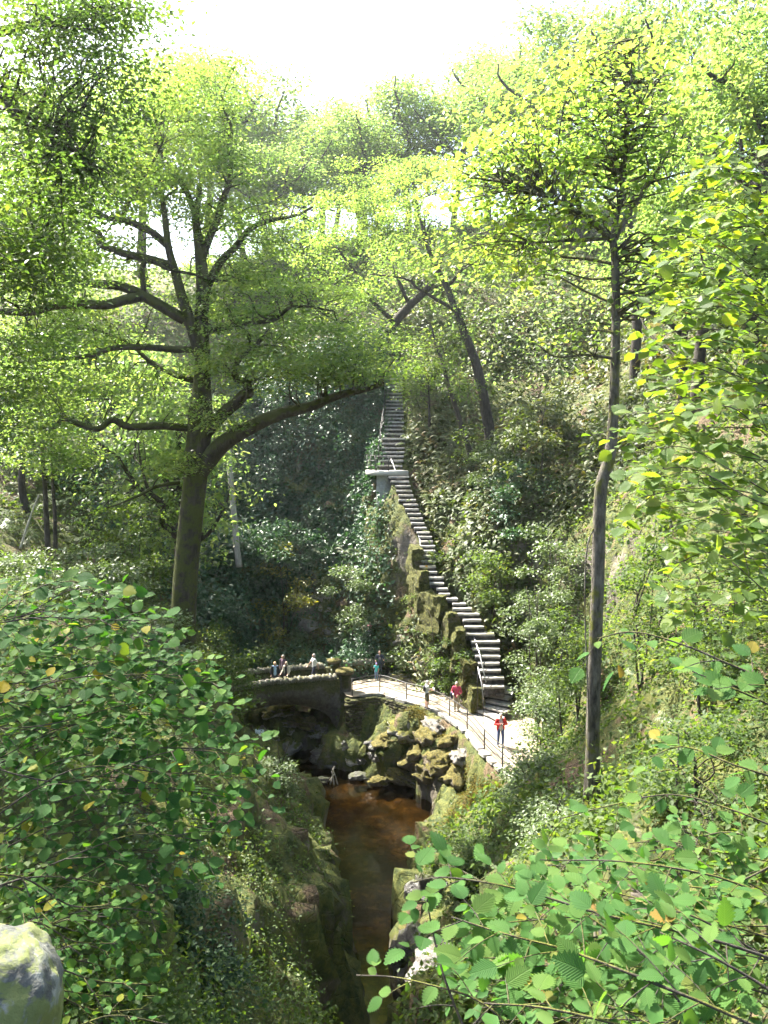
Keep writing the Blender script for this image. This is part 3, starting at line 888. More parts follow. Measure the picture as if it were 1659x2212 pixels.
# ------------------------------------------------------------------ boulders
def boulder_mesh(seed, sub=4, rough=0.42, flat=0.8):
    bm = bmesh.new(); bmesh.ops.create_icosphere(bm, subdivisions=sub, radius=1.0)
    co = np.array([v.co[:] for v in bm.verts])
    n = fbm(co * 0.9 + seed * 5.3, seed, 2)[:, None]
    q = np.round(co * 1.6 + 0.4 * n) / 1.6
    co = co * 0.72 + q * 0.28
    co = co * (1 + rough * fbm(co * 1.5 + seed * 3.1, seed + 50, 5, 0.62)[:, None]) + 0.06 * np.stack([vnoise(co * 5 + k * 9, seed) for k in range(3)], -1)
    co[:, 2] *= flat
    me = bpy.data.meshes.new('boulder')
    for v, c in zip(bm.verts, co): v.co = c
    bm.to_mesh(me); bm.free()
    for p in me.polygons: p.use_smooth = True
    return me
BM = [boulder_mesh(k) for k in range(8)]
bcache = {}
def boulder(p, s, k, mat, label, group=None, rot=None, name='boulder'):
    key = (k % 8, mat)
    if key not in bcache:
        me = BM[k % 8].copy(); me.materials.append(M[mat]); bcache[key] = me
    o = link(bpy.data.objects.new(name, bcache[key]))
    o.location = [float(q) for q in p]; o.scale = s if isinstance(s, tuple) else (s, s, s)
    o.rotation_euler = rot or (random.uniform(-.3, .3), random.uniform(-.3, .3), random.uniform(0, 6.3))
    return tag(o, label, 'boulder', group)

# ------------------------------------------------------------------ leaves
LEAF4 = (np.array([(0, 0, 0), (0.30, 0.45, 0.07), (0, 1, -0.06), (-0.30, 0.45, 0.07)]), np.array([(0, 1, 2), (0, 2, 3)]))
LEAF6 = (np.array([(0, 0, 0), (0.33, 0.33, 0.08), (0.26, 0.72, 0.05), (0, 1.0, -0.10), (-0.26, 0.72, 0.05), (-0.33, 0.33, 0.08), (0, 0.5, -0.02)]),
         np.array([(0, 1, 6), (1, 2, 6), (2, 3, 6), (3, 4, 6), (4, 5, 6), (5, 0, 6)]))
FROND = (np.array([(0, 0, 0), (0.16, 0.3, 0.10), (0.10, 0.75, 0.02), (0, 1.0, -0.22), (-0.10, 0.75, 0.02), (-0.16, 0.3, 0.10)]),
         np.array([(0, 1, 5), (1, 2, 4), (1, 4, 5), (2, 3, 4)]))

def unit(v): return v / np.maximum(np.linalg.norm(v, axis=-1, keepdims=True), 1e-9)

def leaf_arrays(C, nrm, dirv, size, tmpl, width=1.0):
    """leaf faces at C: nrm = blade normal, dirv = pointing direction (made perpendicular), size = length"""
    T, F = tmpl
    n = unit(nrm); y = unit(dirv - n * (dirv * n).sum(-1, keepdims=True)); x = np.cross(y, n)
    w = np.broadcast_to(np.asarray(width, float), (len(C),))
    V = C[:, None, :] + size[:, None, None] * (T[None, :, 0:1] * w[:, None, None] * x[:, None, :] + T[None, :, 1:2] * y[:, None, :] + T[None, :, 2:3] * n[:, None, :])
    Fa = (F[None] + (np.arange(len(C)) * len(T))[:, None, None]).reshape(-1, 3)
    return V.reshape(-1, 3), Fa

def leaf_part(name, C, nrm, dirv, size, tmpl, mat, parent=None, width=1.0):
    V, Fa = leaf_arrays(C, nrm, dirv, size, tmpl, width)
    return part(name, V, (Fa.ravel(), np.full(len(Fa), 3)), mat, parent)

GREEN = lambda a: [(0, tuple(x * a for x in (0.042, 0.080, 0.026))), (0.45, tuple(x * a for x in (0.068, 0.112, 0.034))), (0.85, tuple(x * a for x in (0.105, 0.140, 0.040))), (0.97, tuple(x * a for x in (0.14, 0.155, 0.035))), (1, tuple(x * a for x in (0.18, 0.15, 0.03)))]
M['leaf_oak'] = leaf_mat('oak_leaves', GREEN(1.1), (3.0, 2.9, 1.4), 0.63)
M['leaf_dark'] = leaf_mat('shade_toned_oak_leaves', GREEN(1.0), (2.0, 2.2, 0.8), 0.48)  # duller oak leaf copy, the shaded underside put into its colour
M['leaf_syc'] = leaf_mat('sycamore_leaves', GREEN(1.2), (2.8, 2.7, 1.1), 0.63)
M['leaf_far'] = leaf_mat('hill_oak_leaves', GREEN(1.2), (2.9, 2.8, 1.8), 0.63)
M['leaf_under'] = leaf_mat('undergrowth_leaves', [(0, (0.035, 0.065, 0.018)), (0.5, (0.060, 0.10, 0.028)), (0.9, (0.10, 0.14, 0.04)), (1, (0.19, 0.15, 0.03))], (2.2, 2.2, 0.6), 0.48, 0.55, spec=0.25)
M['leaf_ivy'] = leaf_mat('ivy_leaves', [(0, (0.026, 0.068, 0.034)), (0.6, (0.050, 0.105, 0.050)), (1, (0.085, 0.14, 0.058))], (1.4, 1.7, 0.7), 0.28, 0.42, spec=0.45)
M['leaf_bramble'] = leaf_mat('bramble_leaves', [(0, (0.018, 0.042, 0.018)), (0.6, (0.034, 0.070, 0.028)), (0.96, (0.06, 0.095, 0.03)), (1, (0.28, 0.20, 0.02))], (1.3, 1.6, 0.5), 0.32, 0.55, spec=0.2)
M['leaf_fern'] = leaf_mat('fern_fronds', [(0, (0.050, 0.090, 0.022)), (0.6, (0.085, 0.125, 0.030)), (0.93, (0.13, 0.15, 0.035)), (1, (0.22, 0.12, 0.03))], (1.5, 1.6, 0.5), 0.42, 0.5)
M['leaf_bracken'] = leaf_mat('bracken_fronds', [(0, (0.045, 0.075, 0.020)), (0.5, (0.075, 0.105, 0.025)), (0.8, (0.11, 0.12, 0.03)), (0.93, (0.16, 0.10, 0.03)), (1, (0.20, 0.10, 0.03))], (1.4, 1.4, 0.5), 0.38, 0.55)

# ------------------------------------------------------------------ trees
def wiggle(pts, amp, seed):
    n = np.stack([vnoise(pts * 0.9 + seed * 3.3 + k * 17, seed) for k in range(3)], -1)
    env = np.linspace(0, 1, len(pts))[:, None]
    return pts + n * amp * np.minimum(env * 4, 1)

class Skeleton:
    def __init__(self): self.P = []; self.R = []; self.tubes = []
    def limb(self, pts, r0, r1, n=6, amp=0.0, seed=0, sides=8, power=1.0):
        p = catmull(pts, n)
        if amp: p = wiggle(p, amp, seed)
        t = np.linspace(0, 1, len(p)) ** power
        r = r0 * (1 - t) + r1 * t
        self.tubes.append((p, r, sides))
        self.P.extend(p.tolist()); self.R.extend(r.tolist())
    def grow(self, A, seed=0, reach=9.0, rmax=0.14):
        rng = np.random.default_rng(seed)
        P = np.array(self.P); R = np.array(self.R)
        A = np.asarray(A)
        d0 = np.array([np.min(((P - a) ** 2).sum(1)) for a in A])
        tips = []
        for a in A[np.argsort(d0)]:
            dv = a - P
            d = np.sqrt((dv ** 2).sum(1))
            cost = d * (1 + 0.35 * np.clip(-dv[:, 2] / np.maximum(d, 1e-6), 0, 1)) + 0.02 / np.maximum(R, 0.004)
            i = int(np.argmin(cost * rng.uniform(0.75, 1.35, len(cost)))); L = d[i]
            if L < 0.15: tips.append(a); continue
            s = P[i]; up = np.array([0, 0, 1.0])
            perp = rng.normal(0, 1, 3); perp -= (perp @ (a - s)) / (L * L) * (a - s)
            m1 = s + (a - s) * 0.35 + perp * 0.10 * L + up * 0.05 * L
            m2 = s + (a - s) * 0.70 - perp * 0.08 * L + up * 0.03 * L
            pp = catmull([s, m1, m2, a], 3)
            r0 = min(R[i] * 0.62, 0.012 + 0.018 * L, rmax); r1 = 0.006 + 0.001 * L
            rr = np.linspace(r0, r1, len(pp))
            self.tubes.append((pp, rr, 5 if r0 > 0.03 else 4))
            P = np.vstack([P, pp[2:]]); R = np.r_[R, rr[2:]]
        self.P = P.tolist(); self.R = R.tolist()
    def meshes(self, big=0.16):
        a, b = MB(), MB()
        for p, r, s in self.tubes:
            v, l, z = tube_arrays(p, r, s)
            (a if r[0] > big else b).addf(v, l, z)
        return a, b

def crown_leaves(A, per, spread, flat, size, seed, tilt=0.55, jitter=0.3, hang=0.0):
    rng = np.random.default_rng(seed)
    n = np.maximum((per * rng.uniform(0.5, 1.5, len(A))).astype(int), 3)
    C = np.repeat(A, n, axis=0)
    sp = np.repeat(spread * rng.uniform(0.7, 1.3, len(A)), n)
    g = rng.normal(0, 1, C.shape); g = g / (1 + 0.25 * (g ** 2).sum(1, keepdims=True) ** 0.5)
    off = g * sp[:, None] * np.array([1, 1, flat])
    off[:, 2] -= hang * (off[:, 0] ** 2 + off[:, 1] ** 2)
    C = C + off
    nr = np.array([0, 0, 1.0]) + tilt * rng.normal(0, 1, C.shape) + 0.25 * unit(off) + 0.2 * np.array(SUN_DIR)
    dr = rng.normal(0, 1, C.shape) + 0.8 * unit(off) + np.array([0, 0, -0.25])
    s = size * rng.uniform(1 - jitter, 1 + jitter, len(C)) * np.repeat(rng.uniform(0.72, 1.3, len(A)), n)
    return C, nr, dr, s

def finish_tree(root, sk, A, leafargs, leafmat, barkmat, tmpl=LEAF4, width=1.0):
    a, b = sk.meshes()
    tr_ = a.build('trunk', M[barkmat], root, True) if a.n else root
    if b.n: b.build('branches', M[barkmat], tr_, True)['kind'] = 'stuff'
    C, nr, dr, s = crown_leaves(A, **leafargs)
    c = leaf_part('crown', C, nr, dr, s, tmpl, M[leafmat], root, width); c['kind'] = 'stuff'
    return len(C)

def lobes(L, seed):
    """crown lobes measured in the picture: x, y, rx, ry, near Y, far Y, clusters"""
    rng = np.random.default_rng(seed); out = []
    for (x, y, rx, ry, Y0, Y1, n) in L:
        k = 0
        while k < n:
            u, v = rng.uniform(-1, 1, 2)
            if u * u + v * v > 1: continue
            out.append(D(x + u * rx, y + v * ry, rng.uniform(Y0, Y1))); k += 1
    return np.array(out)

# ---- the great mossy oak on the left bank
OY = 36.0
def O(*q): return [D(x, y, OY + dy) for (x, y, dy) in q]
sk = Skeleton()
sk.limb(O((392,1410,0),(396,1340,0),(402,1230,0),(413,1110,0),(424,1000,0),(431,920,0),(436,850,0),(437,780,0),(436,700,0),(437,620,0),(432,550,.3),(425,480,.6),(430,400,1)), 0.72, 0.16, 5, 0.05, 1, 12, 0.8)
sk.tubes[0] = (sk.tubes[0][0], np.interp(np.linspace(0, 1, len(sk.tubes[0][0])), [0, .06, .3, .45, .52, .62, .8, 1], [0.66, 0.54, 0.49, 0.52, 0.37, 0.31, 0.25, 0.10]), 14)
sk.limb(O((428,1020,0),(470,972,-.3),(520,935,-.6),(580,905,-1),(640,885,-1.3),(700,868,-1.6),(760,850,-1.8),(830,830,-2)), 0.42, 0.09, 5, 0.10, 2, 9)
sk.limb(O((440,940,0),(480,895,-.5),(512,870,-.9),(528,852,-1.1),(540,848,-1.3),(532,826,-1.4),(511,816,-1.5),(505,798,-1.6),(520,770,-1.8),(560,740,-2)), 0.30, 0.07, 4, 0.06, 3, 8)
sk.limb(O((433,770,0),(412,700,-.3),(392,640,-.5),(378,585,-.6),(362,530,-.6),(355,460,-.5),(345,390,-.3)), 0.27, 0.09, 5, 0.06, 4, 9)
sk.limb(O((410,695,-.2),(360,668,-.7),(300,636,-1.2),(240,618,-1.7),(160,602,-2.2),(90,604,-2.6),(20,622,-3),(-60,630,-3.4)), 0.26, 0.08, 5, 0.14, 5, 8)
sk.limb(O((305,640,-1.2),(262,648,-1.8),(190,656,-2.4),(120,662,-2.8),(60,674,-3.2),(-20,672,-3.6)), 0.22, 0.12, 5, 0.10, 6, 8)
sk.limb(O((410,925,0),(345,921,-.6),(280,924,-1.2),(240,909,-1.6),(210,928,-1.8),(170,918,-2.1),(135,905,-2.3),(110,923,-2.5),(30,918,-3),(-40,905,-3.4)), 0.17, 0.07, 4, 0.08, 7, 7)
sk.limb(O((388,1042,0),(340,1050,-.5),(310,1068,-.8),(270,1086,-1.2),(230,1096,-1.5)), 0.10, 0.03, 4, 0.08, 8, 6)
sk.limb(O((425,755,0),(340,752,-.8),(250,748,-1.6),(200,768,-2),(120,778,-2.6),(40,780,-3.2)), 0.16, 0.05, 5, 0.12, 9, 7)
sk.limb(O((415,820,.3),(365,808,.8),(325,783,1.2),(280,740,1.6),(230,720,2)), 0.16, 0.05, 5, 0.12, 10, 7)
sk.limb(O((372,575,-.5),(330,562,-1),(285,552,-1.4),(247,540,-1.7),(217,526,-1.9),(216,502,-2),(178,483,-2.3),(135,465,-2.6),(70,440,-3)), 0.19, 0.07, 4, 0.06, 11, 8)
sk.limb(O((362,530,-.4),(320,496,-.9),(262,476,-1.4),(226,470,-1.7),(202,450,-1.9),(180,421,-2.1),(115,418,-2.6),(60,400,-3)), 0.17, 0.07, 4, 0.06, 12, 8)
sk.limb(O((265,474,-1.4),(272,440,-1.3),(300,400,-1.1),(330,350,-1),(350,300,-.8)), 0.11, 0.04, 4, 0.1, 13, 6)
sk.limb(O((310,632,-1.1),(308,575,-1.3),(330,560,-1.2),(355,578,-1),(400,590,-.6),(460,600,-.3)), 0.12, 0.05, 4, 0.06, 14, 6)
sk.limb(O((436,640,.2),(480,560,.8),(540,500,1.3),(600,470,1.8),(680,450,2.4)), 0.20, 0.05, 5, 0.15, 15, 7)
sk.limb(O((436,560,.3),(470,470,.5),(500,380,.7),(500,300,.8),(480,220,1)), 0.18, 0.05, 5, 0.15, 16, 7)
sk.limb(O((437,720,-.1),(500,700,-.8),(580,690,-1.5),(640,660,-2),(720,670,-2.5)), 0.14, 0.04, 5, 0.14, 17, 6)
sk.limb(O((432,480,.6),(380,380,1),(330,280,1.4),(290,200,1.7)), 0.15, 0.05, 5, 0.15, 18, 6)
oakA = lobes([(330,270,190,140,34,41,90),(230,370,190,110,34.5,40,64),(420,390,150,130,34,41,66),(560,520,180,100,34,41,48),(620,660,190,80,33,38,50),(720,760,160,60,32,36,42),
              (700,800,140,40,32,34.5,26),(560,790,130,55,33,36,34),(150,560,170,80,34.5,39,60),(130,715,170,60,35,39,60),(250,830,140,50,35.5,39,28),(110,860,120,60,34.5,38,26),(430,895,80,40,34,36,10),(390,1005,45,25,34,35.5,7),
              (460,200,100,110,36,41,36),(480,640,140,80,34,38,32),(100,620,110,25,31.5,33,8),(60,940,70,30,32,34,6)], 21)
sk.grow(oakA, 5)
oak = empty('oak_tree', D(392, 1400, OY), 'great mossy oak with crooked spreading limbs on the left bank', 'tree')
finish_tree(oak, sk, oakA, dict(per=125, spread=0.95, flat=0.22, size=0.145, seed=31, tilt=0.45), 'leaf_oak', 'bark_oak')

# ---- near oak whose boughs hang in from the upper left
sk = Skeleton()
nb = D(-260, 1500, 20)
sk.limb([nb - (0, 0, 1), D(-250, 1200, 20), D(-230, 800, 20), D(-200, 450, 20), D(-150, 200, 20), D(-120, -80, 20)], 0.5, 0.18, 5, 0.15, 1, 10)
sk.limb([D(-180, 350, 20), D(-70, 250, 19), D(0, 190, 18.6), D(32, 240, 18.4), D(70, 262, 18.2), D(105, 282, 18), D(128, 318, 18), D(165, 332, 17.8), D(200, 370, 17.6)], 0.22, 0.03, 5, 0.05, 2, 8)
sk.limb([D(-140, 130, 20), D(-40, 80, 19), D(60, 60, 18.6), D(140, 30, 18.2), D(240, 25, 18)], 0.14, 0.03, 5, 0.12, 3, 7)
sk.limb([D(-200, 620, 20), D(-90, 600, 20), D(0, 560, 20), D(60, 530, 20), D(110, 520, 20)], 0.14, 0.03, 5, 0.1, 4, 7)
sk.limb([D(-100, 0, 20), D(0, -60, 19), D(120, -80, 18.5), D(230, -40, 18)], 0.12, 0.03, 5, 0.1, 5, 7)
nearA = lobes([(60,470,115,115,17.5,23.5,110),(70,590,95,60,17.5,22.5,50),(80,760,70,70,18,23,26),(140,60,160,80,17,19.5,56),(230,150,75,70,17,18.5,22),(60,170,100,80,17.5,19.5,24),(220,10,100,50,17,19,20),(170,260,80,50,17,19,14),(130,330,95,60,17.3,18.8,26),(220,400,70,55,17.3,18.6,12),(10,870,60,110,16,18.5,28),(20,720,40,50,16,18,8)], 22)
rg_ = np.random.default_rng(77); nearA = np.vstack([nearA, np.stack([rg_.uniform(-12, -5.3, 130), rg_.uniform(7.5, 16, 130), rg_.uniform(18.5, 24, 130)], -1)])  # extra crown clusters added out of frame to shade the left bank
_Y = rg_.uniform(13, 25, 260); nearA = np.vstack([nearA, np.stack([-_Y * rg_.uniform(0.49, 0.75, 260), _Y, rg_.uniform(15.5, 24, 260)], -1)])  # more unseen clusters added left of frame, shading the gorge side
sk.limb([D(-230, 800, 20), (-9.5, 16, 20.5), (-8.5, 12, 21.5), (-7.5, 9, 21.5)], 0.2, 0.04, 5, 0.1, 8, 7)
sk.grow(nearA, 6)
t = empty('overhanging_oak', nb, 'dark oak boughs reaching in from the upper left corner', 'tree')
finish_tree(t, sk, nearA, dict(per=85, spread=0.80, flat=0.28, size=0.105, seed=32, tilt=0.5), 'leaf_dark', 'bark_dark')

# ---- sycamore on the right bank
SY = 17.0
def S(*q): return [D(x, y, SY + dy) for (x, y, dy) in q]
sk = Skeleton()
sk.limb(S((1280,1730,0),(1280,1600,0),(1282,1500,0),(1286,1400,0),(1291,1250,0),(1294,1130,0),(1299,1050,0),(1317,985,0),(1325,900,0),(1328,800,0),(1330,700,0),(1330,600,0),(1328,545,0),(1325,510,0),(1340,430,0),(1350,350,.1),(1356,270,.2),(1363,180,.2),(1366,60,.2)), 0.19, 0.03, 5, 0.012, 1, 12)
n_ = len(sk.tubes[0][0])
sk.tubes[0] = (sk.tubes[0][0], np.interp(np.linspace(0, 1, n_), [0, .04, .2, .34, .44, .54, .7, .74, 1], [0.21, 0.145, 0.135, 0.128, 0.105, 0.092, 0.075, 0.056, 0.012]), 12)
sk.limb(S((1328,515,0),(1370,442,.2),(1412,380,.4),(1445,325,.6),(1470,250,.8)), 0.055, 0.012, 4, 0.02, 2, 7)
sk.limb(S((1322,520,0),(1290,490,-.2),(1250,460,-.4),(1200,432,-.7),(1160,416,-.9),(1120,398,-1.1),(1070,390,-1.3),(1010,382,-1.6)), 0.065, 0.012, 4, 0.03, 3, 7)
sk.limb(S((1160,416,-.9),(1156,340,-.9),(1160,250,-.8)), 0.025, 0.008, 4, 0.02, 4, 6)
sk.limb(S((1320,514,0),(1270,518,-.3),(1220,521,-.5),(1150,526,-.9),(1090,520,-1.2)), 0.045, 0.012, 4, 0.02, 5, 6)
sk.limb(S((1325,570,0),(1270,560,.3),(1200,552,.6),(1130,532,1),(1080,536,1.2),(1000,582,1.5)), 0.04, 0.01, 4, 0.02, 6, 6)
sk.limb(S((1328,690,0),(1390,640,-.3),(1450,600,-.5)), 0.035, 0.01, 4, 0.02, 7, 6)
sk.limb(S((1326,775,0),(1270,765,-.3),(1200,770,-.6),(1160,745,-.8)), 0.035, 0.01, 4, 0.03, 8, 6)
sk.limb(S((1295,1120,0),(1270,1180,-.1),(1265,1300,-.2),(1268,1450,-.2),(1272,1580,-.1)), 0.018, 0.015, 4, 0.03, 9, 5)
sycA = lobes([(1330,170,150,90,15.7,18.5,80),(1190,290,130,90,15.7,18,70),(1090,390,130,80,15.2,17.5,70),(1080,550,130,55,15.5,18.5,50),(1400,330,130,100,16,18.5,60),(1280,400,120,90,16,18,40),
              (1200,480,110,40,15.5,17.5,20),(1440,560,90,60,16,17.5,24),(1240,740,60,30,16,17,6),(1420,660,60,40,16,17.3,10)], 23)
sk.grow(sycA, 7, rmax=0.03)
t = empty('sycamore_tree', D(1280, 1700, SY), 'slender pale trunked sycamore with bright backlit leaves on the right bank', 'tree')
finish_tree(t, sk, sycA, dict(per=17, spread=0.66, flat=0.24, size=0.105, seed=33, tilt=0.5), 'leaf_syc', 'bark_syc', LEAF6, 1.3)

# ---- oaks beside the steps
def stair_oak(name, label, pts, Y, r0, r1, L, per, seed, size=0.2, mat='leaf_oak', extra=()):
    sk = Skeleton()
    sk.limb([D(x, y, Y + dy) for (x, y, dy) in pts], r0, r1, 5, 0.06, seed, 9)
    for (ep, a, b) in extra:
        sk.limb([D(x, y, Y + dy) for (x, y, dy) in ep], a, b, 4, 0.15, seed + 1, 6)
    A = lobes(L, seed)
    sk.grow(A, seed)
    t = empty(name, D(pts[0][0], pts[0][1], Y), label, 'tree')
    finish_tree(t, sk, A, dict(per=per, spread=0.85, flat=0.5, size=size, seed=seed + 9), mat, 'bark_dark')
stair_oak('oak_tree', 'leaning ivy-clad oak trunk right of the concrete platform', [(1066,985,0),(1052,900,0),(1033,800,0),(1012,742,0),(986,672,0),(965,620,.5),(935,560,1),(915,500,1.5),(900,430,2)], 61, 0.46, 0.1,
          [(930,420,130,70,58,66,40),(1000,560,100,60,58,65,26),(870,560,80,60,59,66,20),(980,700,60,50,59,62,8)], 130, 41, 0.2, extra=[([(985,672,0),(930,640,-1),(870,600,-2),(800,590,-3)], 0.16, 0.04), ([(965,620,.5),(1020,560,0),(1080,520,0)], 0.14, 0.04)])
stair_oak('oak_tree', 'thin oak stem leaning left in front of the ivy-clad trunk', [(1018,985,0),(1001,930,0),(985,880,0),(968,830,0),(955,780,.2),(940,740,.3),(930,700,.4)], 59, 0.24, 0.06,
          [(940,760,60,40,57,61,12),(900,790,40,25,57,60,6),(990,850,40,30,57,60,5),(1020,960,40,40,56,58.5,5)], 120, 42, 0.18, 'leaf_under')
stair_oak('oak_tree', 'oak arching right above the top of the steps', [(835,725,0),(852,698,0),(885,660,0),(922,626,0),(940,590,.5),(960,540,1)], 72, 0.5, 0.16,
          [(800,420,120,80,68,76,36),(700,500,110,80,68,76,30),(860,500,90,60,68,74,20),(760,640,80,50,67,72,16),(830,740,60,25,66,70,8)], 120, 43, 0.24, extra=[([(852,698,0),(800,640,-1),(760,580,-1),(720,520,0)], 0.22, 0.06), ([(885,660,0),(850,580,0),(820,500,0),(800,420,0)], 0.2, 0.06)])
stair_oak('sapling', 'slim sapling on the mossy spur beside the steps', [(928,922,0),(927,890,0),(926,850,0),(924,810,0)], 62.5, 0.12, 0.05, [(915,820,50,30,61,64,8),(890,850,30,20,61,63,4)], 110, 44, 0.17, 'leaf_under')
# ---- thin stems on the shaded left slope
def stem_tree(name, label, pts, Y, r0, r1, L, per, seed, mat, leaf='leaf_dark', size=0.17, group=None):
    sk = Skeleton(); sk.limb([D(x, y, Y) for (x, y) in pts], r0, r1, 5, 0.04, seed, 8)
    t = empty(name, D(*pts[0], Y), label, 'tree', group)
    A = lobes(L, seed)
    if len(A): sk.grow(A, seed)
    a, b = sk.meshes(0.02)
    tr_ = a.build('trunk', M[mat], t, True)
    if b.n: b.build('branches', M[mat], tr_, True)['kind'] = 'stuff'
    if len(A):
        C, nr, dr, s = crown_leaves(A, per, 0.7, 0.5, size, seed)
        leaf_part('crown', C, nr, dr, s, LEAF4, M[leaf], t)['kind'] = 'stuff'
stem_tree('bare_tree', 'bare pale trunk standing behind the great oak', [(517,1225),(512,1180),(504,1100),(498,1030),(494,970),(490,900)], 57, 0.24, 0.17, [], 0, 51, 'bark_pale')
stem_tree('slender_tree', 'slim dark stem at far left above the ferny slope', [(104,1190),(101,1130),(98,1060),(92,980),(88,900),(90,820)], 42, 0.16, 0.06, [(90,800,80,60,40,44,20),(60,960,50,40,40,43,10),(120,1000,50,30,40,43,8)], 130, 52, 'bark_dark', 'leaf_oak')
stem_tree('slender_tree', 'second slim stem just right of another at far left', [(120,1185),(118,1120),(114,1050),(112,980),(108,900)], 43, 0.12, 0.05, [(140,960,60,40,41,45,10),(120,880,60,40,41,45,10)], 130, 53, 'bark_dark', 'leaf_oak')
stem_tree('dead_branch', 'pale dead pole leaning on the ferny slope at far left', [(44,1185),(58,1140),(72,1100),(84,1070)], 40, 0.06, 0.04, [], 0, 54, 'bark_pale')

# ------------------------------------------------------------------ trees up the hill: four kinds built once, then copied one by one
def hill_tree(seed, H=14.0, R=5.5, clusters=120, per=80, lean=0.0, leaf='leaf_far'):
    rng = np.random.default_rng(seed); sk = Skeleton()
    sk.limb([(0, 0, -1.5), (0.1, 0, 1.5), (0.3 * lean, 0.1, H * 0.3), (0.8 * lean, -0.2, H * 0.5), (lean, 0, H * 0.75)], 0.34, 0.10, 5, 0.2, seed, 8)
    for k in range(7):
        a = k * 0.9 + rng.uniform(0, .6); h = H * rng.uniform(0.28, 0.6); l = R * rng.uniform(0.6, 0.9)
        s = np.array([0.3 * lean * h / H, 0, h])
        sk.limb([s, s + (math.cos(a) * l * .4, math.sin(a) * l * .4, l * .25), s + (math.cos(a) * l * .8, math.sin(a) * l * .8, l * .5), s + (math.cos(a) * l, math.sin(a) * l, l * .75)], 0.15, 0.04, 4, 0.35, seed + k, 6)
    A = []
    nl = 9
    cs_ = [np.array([math.cos(q * 2.4) * R * 0.55 * math.sqrt((q + .5) / nl), math.sin(q * 2.4) * R * 0.55 * math.sqrt((q + .5) / nl), H * (0.78 - 0.28 * q / nl + rng.uniform(-.06, .06))]) for q in range(nl)]
    while len(A) < clusters:
        c = cs_[rng.integers(nl)]; u = unit(rng.normal(0, 1, 3)) * rng.uniform(0.55, 1.0)
        p = c + u * np.array([R * 0.42, R * 0.42, H * 0.16])
        A.append(p)
    A = np.array(A); sk.grow(A, seed)
    a, b = sk.meshes(0.14)
    v, l, z = np.concatenate(a.v + b.v), None, None
    m = MB()
    for p, r, s in sk.tubes: m.addf(*tube_arrays(p, r, s))
    me_t = mesh_np('trunk', np.concatenate(m.v), m.l, m.s, M['bark_dark'], True)
    C, nr, dr, s = crown_leaves(A, per, 1.2, 0.28, 0.25, seed + 5, tilt=0.5)
    V, Fa = leaf_arrays(C, nr, dr, s, LEAF4)
    me_c = mesh_np('crown', V, Fa.ravel(), np.full(len(Fa), 3), M[leaf])
    return me_t, me_c
HT = [hill_tree(101, lean=0.8), hill_tree(102, 15, 6.2, 140, 75, -1.0), hill_tree(103, 13, 5.0, 110, 80, 0.3), hill_tree(104, 15, 5.6, 130, 75, 1.4)]
HH = [14.0, 15.0, 13.0, 15.0]
def place_tree(x, top, Y, k, label, wide=1.0, group=None, minh=7.0):
    P_ = D(x, top, Y); Y = float(P_[1]); g = float(zt(P_[0], Y))
    h = max(P_[2] - g, minh); sc = h / (HH[k] * 0.97)
    t = empty('hill_oak', (P_[0], Y, g), label, 'tree', group)
    sxy = wide * (0.55 + 0.45 * sc)
    t.scale = (sxy, sxy, sc); t.rotation_euler = (0, 0, random.uniform(0, 6.28))
    for nme, me in zip(('trunk', 'crown'), HT[k]):
        o = link(bpy.data.objects.new(nme, me), t)
        if nme == 'crown': o['kind'] = 'stuff'
    return t
GRP = 'oaks on the wooded hill'
for q in [(880,135,112,0,'rounded pale oak crown on the skyline above the steps'), (985,180,108,1,'oak right of the rounded skyline crown'), (780,215,104,2,'small far oak left of the rounded skyline crown'),
          (1130,60,100,1,'tall pale oak where the skyline rises to the right'), (1240,-20,90,0,'tall dark oak at the top edge right of centre'),
          (1400,-120,58,3,'dark branched oak at the top right behind the sycamore'), (1540,-160,48,1,'large oak at the top right corner'), (1660,-60,40,2,'oak cut by the right edge of the picture'),
          (820,180,114,1,'broad far oak just left of the rounded skyline crown'), (690,205,120,0,'pale far oak at the left lip of the sky gap'), (570,150,112,2,'tall far oak standing above the right shoulder of the great oak'), (1060,70,114,3,'pale far oak at the right lip of the sky gap'), (660,270,100,2,'far oak under the gap of sky'), (720,300,112,3,'faint far oak deep in the gap of sky'), (590,300,92,0,'far oak just left of the gap of sky'), (520,240,100,1,'far oak behind the great oak, nearest the sky gap'),
          (430,60,104,3,'tall pale oak crown rising behind the great oak'), (300,90,96,2,'tall oak behind the great oak, second from the left'), (120,130,86,0,'leafy oak filling the upper left behind the boughs'), (30,200,56,1,'oak at the left edge behind the near boughs'),
          (900,330,98,3,'bright oak halfway up the slope above the steps'), (780,390,96,0,'bright oak in the middle of the wooded slope'), (640,450,84,1,'oak in the wooded hollow left of the steps'),
          (1120,300,100,2,'oak on the slope behind the sycamore crown'), (1260,300,88,0,'small oak seen through the sycamore branches'), (1480,330,46,3,'leafy oak behind the right hazel leaves'), (1620,420,36,2,'leafy tree at the right edge behind the hazel'),
          (250,690,63,3,'low leafy oak left of the great oak trunk'), (370,720,47.5,2,'added bushy shade tree just left behind the great oak trunk'), (180,640,56,0,'leafy tree on the shaded left slope'), (40,700,50,2,'leafy tree at the left edge above the ferns'),  # the bushy tree by the oak trunk is added to shade the pool
          (500,620,84,1,'leafy tree right behind the fork of the great oak')]:
    x, top, Y, k, lab = q
    place_tree(x, top, Y, k, lab, 1.3 if Y > 76 else 1.0 if Y > 60 else 0.85, GRP)

